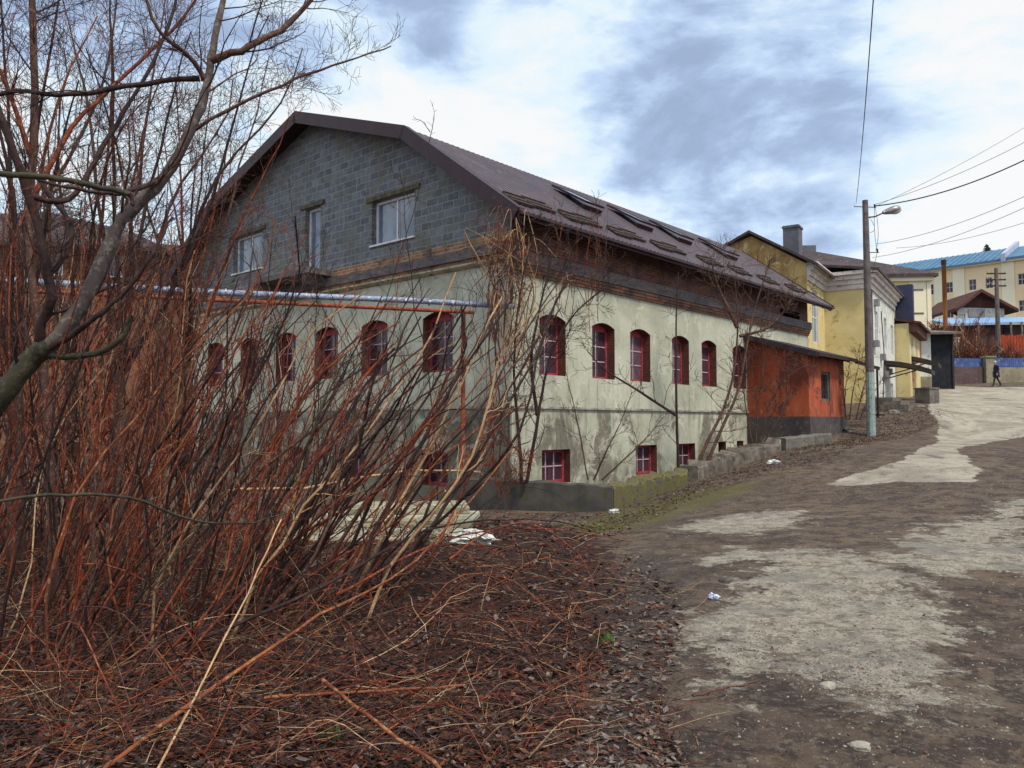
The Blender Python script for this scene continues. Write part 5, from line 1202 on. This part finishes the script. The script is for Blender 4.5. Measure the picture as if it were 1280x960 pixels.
tree('slim purple-grey tree rising straight behind the mossy one', [
    ([(70, 740, 6.2), (58, 500, 6.2), (36, 300, 6.2), (44, 150, 6.2), (40, 0, 6.2), (46, -120, 6.2)], .038, .024, MID, 18, 1.2, DRK),
    ([(35, 260, 6.2), (90, 160, 6.4), (160, 90, 6.6), (230, 20, 6.8), (280, -60, 7)], .022, .008, RED, 18, 1.0, MID),
    ([(40, 200, 6.2), (0, 90, 6.0), (-50, 20, 5.8)], .022, .010, RED, 12, 1.0, RED)],
    (b3[0], b3[1], tz(b3[0], b3[1])), depth=3)
for (bx, by, D), lab, tips, n in [
    ((150, 690, 9), 'tall twiggy tree with a fan of reddish branches behind the grey tree', [(60, -40), (130, -60), (200, -20), (250, 40), (300, 100), (330, 20), (110, 60), (370, 60)], 18),
    ((20, 700, 8), 'tall twiggy tree with dark branches at the left edge behind the purple-grey one', [(-60, -40), (0, -60), (70, -40), (120, 20), (-30, 60), (160, -50), (100, 100)], 15),
    ((230, 680, 11), 'smaller twiggy tree beside the left verge of the maroon roof', [(170, 120), (220, 100), (270, 110), (300, 160), (250, 190), (200, 160), (330, 70), (360, 150)], 13),
    ((90, 690, 10), 'broad twiggy tree in front of the brown house roof', [(30, 120), (90, 60), (150, 30), (180, 120), (60, 200), (220, 60), (130, 160)], 14)]:
    b = at(bx, by, D); b[2] = tz(b[0], b[1]); T = Twigs(); W = Twigs()
    crotch = at(bx, 460, D)
    tr = np.array([b + (crotch - b) * t for t in np.linspace(0, 1, 5)]) + NR.normal(0, .02, (5, 3)); T.add(tr, .09, .06, 7, MID)
    for tx, ty in tips:
        e_ = at(tx + NR.uniform(-15, 15), ty, D + NR.uniform(-1, 1)); P = curve(crotch + NR.normal(0, .03, 3), e_, 12, .06, .05); T.add(P, .030, .007, 5, pick((1.5, 4, .4, 0, 4, 0, 0)))
        branches(W, P, .014, n, 1.2, pick((2.5, 4, .4, 0, 3, 0, 0)), 3, (.35, 1.2), .06, .12, 3, .5, .2)
    root = empty('bare_tree', b, 0, lab, 'tree', 'bare twiggy trees at the left'); o = tuple(root.location); T.build('trunk', BM, root, True, o); W.build('crown', BM, root, True, o)

# --- saplings against the long facade
def sapling(label, stems, k=9, Lk=.9, mi=DRK, depth=3, up=.1, name='sapling', ang=(.4, 1.1), group='bare saplings by the facade', r=.03, cat='sapling', hang=0):
    T = Twigs(); W = Twigs()
    for st in stems:
        P = limb(T, st, r, r * .25, mi, 6); branches(W, P, r * .6, int(k * 1.5), Lk, mi, depth, ang, up, .12, 3, .5, .2, hang)
    b = at(*stems[0][0]); root = empty(name, b, 0, label, cat, group); o = tuple(root.location); T.build('trunk', BM, root, True, o); W.build('crown', BM, root, True, o); return root
sapling('two-stemmed dark sapling in front of the building corner', [
    [(652, 604, 15.9), (650, 560, 15.9), (643, 480, 16), (645, 410, 16), (655, 340, 16), (668, 290, 16)],
    [(658, 604, 15.9), (668, 550, 15.8), (678, 490, 15.8), (690, 440, 15.8), (720, 390, 15.8), (770, 350, 15.9)], [(672, 520, 15.8), (664, 450, 15.7), (676, 380, 15.7), (690, 320, 15.8)]], 11, 1.5, DRK, 3, r=.045)
sapling('curved thin sapling between the first and second lower windows', [[(735, 600, 16.9), (728, 560, 16.9), (718, 510, 16.8), (705, 455, 16.7)], [(742, 600, 16.9), (760, 560, 16.8), (775, 530, 16.8), (790, 490, 16.7)], [(752, 600, 16.9), (785, 570, 16.8), (810, 545, 16.8), (830, 520, 16.9)]], 8, .8, MID, 2, r=.022)
sapling('straight upright sapling before the fourth arched window', [[(848, 590, 19.0), (846, 520, 19), (845, 450, 19), (846, 380, 19), (848, 340, 19)], [(846, 520, 19), (800, 490, 18.8), (760, 465, 18.6), (735, 440, 18.5)]], 9, 1.3, DRK, 2, r=.038)
sapling('leaning pale-barked tree with upswept branches beside the annex', [
    [(868, 590, 20.3), (885, 550, 20.4), (905, 510, 20.6), (918, 460, 20.8), (922, 400, 21), (918, 345, 21)], [(880, 590, 20.3), (900, 540, 20.4), (922, 490, 20.6), (934, 430, 20.8), (945, 380, 21), (962, 330, 21)],
    [(925, 420, 20.9), (955, 412, 21), (975, 395, 21.1), (990, 372, 21.2)], [(922, 410, 20.9), (905, 375, 21), (895, 350, 21), (888, 320, 21)]], 10, 1.5, MID, 3, r=.055)
sapling('bushy sapling in front of the red annex wall', [[(945, 552, 21.8), (948, 500, 21.8), (955, 450, 21.9), (950, 410, 22)], [(950, 552, 21.8), (965, 500, 21.8), (985, 470, 21.9), (1010, 455, 22)], [(940, 552, 21.8), (930, 490, 21.7), (938, 440, 21.8)], [(955, 552, 21.8), (975, 520, 21.7), (985, 480, 21.8), (980, 440, 21.9)]], 9, .9, MID, 3, r=.024)
sapling('low brushy shrub between the annex and the lamp pole', [[(1062, 525, 28), (1066, 490, 28), (1075, 450, 28)], [(1070, 525, 28), (1078, 490, 28), (1086, 460, 28)], [(1058, 525, 28), (1056, 495, 28), (1060, 465, 28)], [(1075, 525, 28), (1085, 500, 28), (1100, 480, 28)]], 6, 1.0, MID, 3, r=.028, cat='shrub', name='brush_shrub')
sapling('small shrub on the low wall below the first arched window', [[(628, 622, 15.6), (632, 590, 15.6), (640, 560, 15.6)], [(632, 622, 15.6), (645, 600, 15.5), (655, 575, 15.5)], [(625, 622, 15.6), (618, 590, 15.6), (612, 565, 15.6)]], 10, .6, RED, 3, r=.014, cat='shrub', name='brush_shrub')
sapling('thin twig tuft growing up from the gable verge', [[(536, 178, 18.2), (540, 160, 18.2), (543, 142, 18.2), (538, 125, 18.2)], [(538, 165, 18.2), (528, 152, 18.2), (518, 148, 18.2)]], 4, .35, MID, 1, r=.012, cat='twig tuft', name='roof_twig', group=None)

# --- dry creeper hanging at the corner
T = Twigs(); base = at(628, 600, 17.4)
for _ in range(34):
    x0 = NR.uniform(606, 655); y1 = NR.uniform(255, 330); P = limb(T, [(x0 + NR.normal(0, 6), NR.uniform(400, 470), 17.3), (x0 + NR.normal(0, 10), 370, 17.2), (x0 + NR.normal(0, 12), 330, 17.1), (x0 + NR.normal(0, 14), y1, 17.0), (x0 + NR.normal(8, 22), y1 + NR.uniform(10, 60), 16.8)], NR.uniform(.007, .018), .005, pick((2.5, .3, 3.5, 5, 1, .5, 0)), 4)
    branches(T, P, .008, 5, .6, pick((4, .3, 4, 4, 1, 0, 0)), 2, (.5, 1.5), .0, .2, 3, .6, .4, .2)
for x0 in (614, 622, 632): limb(T, [(x0, 606, 17.5), (x0 + 4, 520, 17.4), (x0 - 3, 440, 17.3), (x0 + 5, 350, 17.1)], .02, .012, MID, 5)
root = empty('dry_creeper', base, 0, 'tangled dry creeper with tan and red shoots hanging on the building corner', 'climbing plant'); T.build('stems', BM, root, True, tuple(root.location))
T = Twigs()
for _ in range(16):
    x0 = NR.uniform(690, 760); P = limb(T, [(x0, NR.uniform(360, 420), 17.6), (x0 + NR.normal(0, 8), 330, 17.5), (x0 + NR.normal(4, 10), NR.uniform(240, 300), 17.4)], .008, .003, pick((2, 2, 1, 0, 2, 0, 0)), 4); branches(T, P, .007, 5, .7, MID, 2, (.4, 1.2), .1)
root = empty('dry_creeper', at(705, 600, 17.9), 0, 'sparse dry shoots climbing over the brick band right of the corner', 'climbing plant'); T.build('stems', BM, root, True, tuple(root.location))

# --- single branches lying or arching in the foreground
def bough(label, pts, r0, r1, mi, k=3, Lk=.3, group='fallen branches in the foreground'):
    T = Twigs(); P = limb(T, pts, r0, r1, mi, 7); branches(T, P, r0 * .6, k, Lk, mi, 1); o = tuple(P[0])
    T.V = [v for v in T.V]; ob = T.build('fallen_branch', BM, None, True, o); ob.location = o; tag(ob, label, 'branch', group)
bough('long orange-brown cane slanting up right across the bottom left', [(120, 968, 3.5), (280, 850, 3.9), (400, 770, 4.3), (520, 700, 5), (640, 560, 5.8)], .012, .005, ORG)
bough('dark cane arching over the litter towards the lane', [(250, 800, 4.9), (400, 735, 5.6), (520, 668, 6.8), (610, 650, 7.4), (700, 652, 7.6), (750, 668, 7.8)], .014, .005, DRK, 4, .5)
bough('second arching red-brown cane ending near the lane edge', [(420, 745, 5.8), (520, 690, 6.6), (600, 665, 7), (700, 662, 7.2), (790, 678, 7.4)], .012, .004, RED, 5, .4)
bough('straight pinkish stick slanting down right at the bottom centre', [(405, 850, 4.0), (460, 895, 3.7), (530, 945, 3.5), (570, 985, 3.3)], .010, .009, ORG, 1)
bough('bowed red-brown cane hooping low over the litter right of the slab pile', [(560, 700, 6.4), (610, 665, 6.9), (665, 655, 7.1), (720, 690, 6.9), (745, 740, 6.3)], .010, .004, RED, 4, .4)
bough('thin dark cane hooping over the leaves left of the blue scrap', [(520, 800, 4.9), (580, 770, 5.1), (660, 765, 5.3), (740, 790, 5.2)], .008, .003, DRK, 5, .35)
bough('level brown stick lying in the leaves at the bottom centre', [(330, 872, 4.05), (420, 866, 4.1), (500, 862, 4.1), (580, 858, 4.15)], .009, .006, ORG, 3)
bough('pale bare stick lying level across the gap above the slabs', [(285, 612, 7.6), (380, 610, 7.8), (450, 597, 8), (520, 588, 8.2), (600, 590, 8.4)], .016, .010, TAN, 3)
bough('thin green-brown cane sagging across the thicket stems', [(-30, 632, 3.6), (60, 618, 3.8), (160, 622, 4.1), (230, 648, 4.4), (300, 655, 4.8), (360, 640, 5.2)], .009, .005, GRN, 3)
bough('pale upright broken stake beside the white bag', [(560, 668, 8.6), (568, 640, 8.7), (556, 612, 8.8)], .018, .010, TAN, 1)
bough('forked grey stick lying on the lane edge', [(865, 870, 4.5), (895, 862, 4.55), (920, 858, 4.6), (948, 850, 4.7)], .008, .006, MID, 3, .2)
bough('light tan straight cane leaning over the bottom left', [(190, 975, 3.4), (250, 860, 3.8), (310, 740, 4.3), (350, 650, 4.8)], .006, .004, TAN, 2)

# --- slabs, bag, litter
c = hit(478, 668); e = MB()
e.box(-1.3, 1.2, -.9, .8, -.2, .05); o = e.build('pale_slab', M['slabpale'], loc=c, rz=.06); tag(o, 'pale weathered concrete slab lying lowest beside the thicket', 'slab')
c2 = c + np.array([.1, .9, .0]); e = MB(); e.box(-1.35, 1.25, -.55, .9, .055, .15); tag(e.build('pale_slab', M['slabpale'], loc=c2, rz=-.05), 'second pale slab stacked behind and above the lowest slab', 'slab')
c3 = c + np.array([.25, 1.5, .0]); e = MB(); e.box(-1.0, .95, -.3, .9, .155, .25); tag(e.build('pale_slab', M['slabpale'], loc=c3, rz=.12), 'topmost pale slab of the small pile', 'slab')
def crumple(name, c, s, mat, label, cat, seed):
    bm = bmesh.new(); bmesh.ops.create_icosphere(bm, subdivisions=3, radius=1); r = random.Random(seed); ph = [r.uniform(0, 9) for _ in range(9)]
    for v in bm.verts:
        x, y, z = v.co; k = 1 + .25 * math.sin(5 * x + ph[0] + 3 * y) + .2 * math.sin(9 * y + ph[1] + 4 * z) + .18 * math.sin(11 * z + ph[2] + 7 * x) + r.uniform(-.08, .08)
        v.co = Vector((x * s[0] * k, y * s[1] * k, max(z, -.4) * s[2] * k))
    me = bpy.data.meshes.new(name); bm.to_mesh(me); bm.free(); me.materials.append(mat); o = bpy.data.objects.new(name, me); COL.objects.link(o); o.location = tuple(float(q) for q in c); tag(o, label, cat)
crumple('plastic_bag', hit(592, 680) + np.array([0, 0, .05]), (.28, .2, .12), M['plasticwhite'], 'crumpled white plastic bag at the end of the slab pile', 'bag', 1)
crumple('plastic_scrap', hit(892, 751) + np.array([0, 0, .02]), (.045, .035, .03), M['plasticblue'], 'small blue and white plastic scrap on the lane edge', 'litter', 2)
crumple('paper_scrap', hit(874, 640) + np.array([0, 0, .02]) + 0, (.05, .04, .03), M['plasticwhite'], 'white scrap lying by the end of the mossy kerb', 'litter', 3) if False else None
crumple('plastic_bag', hit(967, 580) + np.array([0, 0, .03]), (.16, .1, .07), M['plasticwhite'], 'white plastic bag among the dead leaves under the crumbling kerb', 'bag', 4)
crumple('paper_scrap', hit(768, 642) + np.array([0, 0, .03]), (.09, .06, .05), M['plasticwhite'], 'white paper scrap at the near end of the mossy kerb', 'litter', 5)
rock('stone', hit(1036, 860), (.06, .045, .03), GM[2], 'pale fist-sized stone in the middle of the concrete patch', 'stone', seed=9)
rock('stone', hit(905, 728), (.06, .05, .04), GM[3], 'dark stone just above the blue plastic scrap', 'stone', seed=10)
rock('stone', hit(1075, 935), (.05, .035, .02), GM[2], 'flat pale stone near the bottom of the view', 'stone', seed=12)
def tuft(px, py, label, s=.06):
    c = hit(px, py); m = MB()
    for i in range(16):
        a = NR.uniform(0, 6.3); r_ = NR.uniform(.2, 1) * s; p = np.array([math.cos(a) * r_, math.sin(a) * r_, NR.uniform(.2, .8) * s]); d = np.array([math.cos(a + .6), math.sin(a + .6), .3]) * s * .45; q = np.array([-d[1], d[0], .1]) * .6
        m.face([p, p + d * .5 + q * .5, p + d, p + d * .5 - q * .5]); 
        st = p * .2; m.face([st, p, p + (0, 0, .003), st + (0, 0, .003)])
    tag(m.build('green_seedling', M['leafgreen'], loc=c), label, 'plant', 'green seedlings')
tuft(408, 930, 'tiny green plant in the leaves at the bottom centre'); tuft(752, 805, 'small green plant at the edge of the grey leaf strip', .07); tuft(535, 682, 'green weed sprig beside the slab pile', .14); tuft(1028, 555, 'green weed at the foot of the concrete block wall', .22)

# --- spruce top beyond the school roof
c = at(1234, 330, 150); g = empty('spruce', (c[0], c[1], 16), 0, 'dark spruce tip showing above the blue school roof', 'tree'); T = Twigs(); zt_ = at(1234, 305, 150)[2] - 16
T.add(np.array([(0, 0, 0), (0, 0, zt_ * .5), (0, 0, zt_)]), .3, .04, 6, DRK); T.build('trunk', BM, g); T = Twigs()
for i in range(420):
    h = NR.random() ** .7 * 8; a = NR.uniform(0, 6.3); l = .25 + h * .42; s0 = np.array([0, 0, zt_ - h]); d = np.array([math.cos(a), math.sin(a), .15 + .1 * NR.random()]); P = np.array([s0, s0 + d * l * .6, s0 + d * l + (0, 0, -.15)]); T.add(P, .16, .05, 3, 0)
T.build('crown', [weathered('spruce_needles', (.02, .04, .03), (.03, .055, .04), 3)], g)
# brush behind the kiosk and in front of the blue shed
for (px, D, y0, y1, wpx, lab) in [(1205, 62, 452, 388, 18, 'reddish bare bush climbing before the blue shed roof'), (1172, 54.5, 425, 402, 9, 'pale green bush tops just above the kiosk roof'), (1265, 62, 452, 428, 16, 'tangled brush heap under the rust-red plank fence'), (1222, 61, 452, 425, 14, 'brown bush between the posts of the long shed')]:
    T = Twigs(); b = at(px, y0, D)
    for _ in range(60):
        e_ = at(px + NR.normal(0, wpx), NR.uniform(y1, y0 - 8), D + NR.uniform(-1, 1)); P = curve(b + np.array([NR.normal(0, wpx * D / FPX * .5), 0, -.3]), e_, 7, .05, .06); mi = pick((4, 2, 2, 1, 3, 0, 0)); T.add(P, .04, .015, 3, mi); branches(T, P, .03, 5, 1.0, mi, 1)
    g = empty('bare_bush', b, 0, lab, 'bush', 'bare bushes by the far street'); T.build('stems', BM, g, True, tuple(g.location))

# ============================================================ PEOPLE
def person(name, loc, rz, label, coat, legs, hair, stride=.25, h=1.7, arm=None):
    k = h / 1.7
    root = empty(name, loc, rz, label, 'person')
    # facing +x ; joints
    J = [(0, 0, .93), (0, 0, 1.12), (.02, 0, 1.36), (.04, 0, 1.46), (.06, 0, 1.53), (.075, 0, 1.62),         # pelvis..head 0-5
         (.0, .09, .90), (stride * .55, .09, .50), (stride * .75, .09, .09), (stride * .75 + .14, .10, .035),     # left leg 6-9
         (.0, -.09, .90), (-stride * .35, -.09, .50), (-stride * 1.0, -.09, .11), (-stride * 1.0 + .12, -.10, .035),   # right leg 10-13
         (.01, .17, 1.37), (-.06, .22, 1.12), (.03, .23, .90), (.05, .23, .83),                                    # left arm 14-17
         (.01, -.17, 1.37), (-.02, -.22, 1.12), (.12, -.21, .92), (.15, -.21, .85)]                                # right arm 18-21
    Rr = [.14, .135, .15, .06, .058, .095, .095, .062, .045, .04, .095, .062, .045, .04, .065, .05, .036, .038, .065, .05, .036, .038]
    E_ = [(0, 1), (1, 2), (2, 3), (3, 4), (4, 5), (0, 6), (6, 7), (7, 8), (8, 9), (0, 10), (10, 11), (11, 12), (12, 13), (2, 14), (14, 15), (15, 16), (16, 17), (2, 18), (18, 19), (19, 20), (20, 21)]
    for hi_ in (17, 21):
        x, y, z = J[hi_]
        for f in range(4):
            a = len(J); J.append((x + .022 * (f - 1.2), y, z - .04)); J.append((x + .024 * (f - 1.2) + .008, y - .01 * (1 if y > 0 else -1), z - .085 - .006 * (f in (1, 2)))); Rr += [.010, .008]; E_ += [(hi_, a), (a, a + 1)]
        a = len(J); J.append((x + .045, y - .012 * (1 if y > 0 else -1), z - .03)); Rr.append(.010); E_.append((hi_, a))
    a = len(J); J.append((.172, 0, 1.605)); Rr.append(.014); E_.append((5, a))     # nose
    me = bpy.data.meshes.new('body'); me.from_pydata([(x * k, y * k, z * k) for x, y, z in J], E_, []); o = bpy.data.objects.new('body', me); COL.objects.link(o); o.parent = root
    for m in (legs, M['skin']): me.materials.append(m)
    sk = o.modifiers.new('skin', 'SKIN')
    for i, r_ in enumerate(Rr): me.skin_vertices[0].data[i].radius = (r_ * k, r_ * k)
    me.skin_vertices[0].data[0].use_root = True
    ss = o.modifiers.new('sub', 'SUBSURF'); ss.levels = 1; ss.render_levels = 1
    dg = bpy.context.evaluated_depsgraph_get(); dg.update(); nm = bpy.data.meshes.new_from_object(o.evaluated_get(dg)); o.modifiers.clear(); o.data = nm
    nm.materials.clear(); nm.materials.append(legs); nm.materials.append(M['skin'])
    for p in nm.polygons:
        c = p.center; p.material_index = 1 if (c.z > 1.47 * k or (abs(c.y) > .17 * k and c.z < .90 * k)) else 0; p.use_smooth = True
    # coat: lofted rings with sleeves
    e = MB(); rings = [(.0, .0, .62, .20, .235), (0, 0, .80, .19, .225), (0, 0, 1.0, .165, .20), (.005, 0, 1.2, .165, .205), (.015, 0, 1.36, .14, .20), (.03, 0, 1.43, .09, .12), (.045, 0, 1.49, .065, .07)]
    n = 14
    for cx, cy, z, rx, ry in rings:
        for i in range(n): t = i / n * 2 * math.pi; e.v.append(((cx + rx * math.cos(t)) * k, (cy + ry * math.sin(t)) * k, z * k))
    for j in range(len(rings) - 1):
        for i in range(n): e.f.append((j * n + i, j * n + (i + 1) % n, (j + 1) * n + (i + 1) % n, (j + 1) * n + i)); e.mi.append(0)
    for q in ((14, 15, 16), (18, 19, 20)):
        e.tube([np.array(J[i]) * k for i in q], [.08 * k, .064 * k, .052 * k], 8)
    e.build('coat', coat, root, smooth=True)
    bm = bmesh.new(); bmesh.ops.create_uvsphere(bm, u_segments=14, v_segments=9, radius=1)
    for v in bm.verts: v.co = Vector(((.062 + v.co.x * .105) * k, v.co.y * .105 * k, (1.655 + v.co.z * .09) * k))
    me2 = bpy.data.meshes.new('hair'); bm.to_mesh(me2); bm.free(); me2.materials.append(hair); ho = bpy.data.objects.new('hair', me2); COL.objects.link(ho); ho.parent = root; return root
c = hit(1246, 483, 30, 70); person('person', (c[0], c[1], c[2]), math.pi * .94, 'person in a long dark navy coat with pale hair walking left past the street wall', M['navy'], M['darkcloth'], M['greyhair'], .30)
c = at(1136, 489, 44); c[2] = tz(c[0], c[1]); person('person', (c[0], c[1], c[2]), .5, 'person in a bright red jacket standing below the curved awnings', M['redcloth'], M['darkcloth'], M['darkcloth'], .08, 1.65)
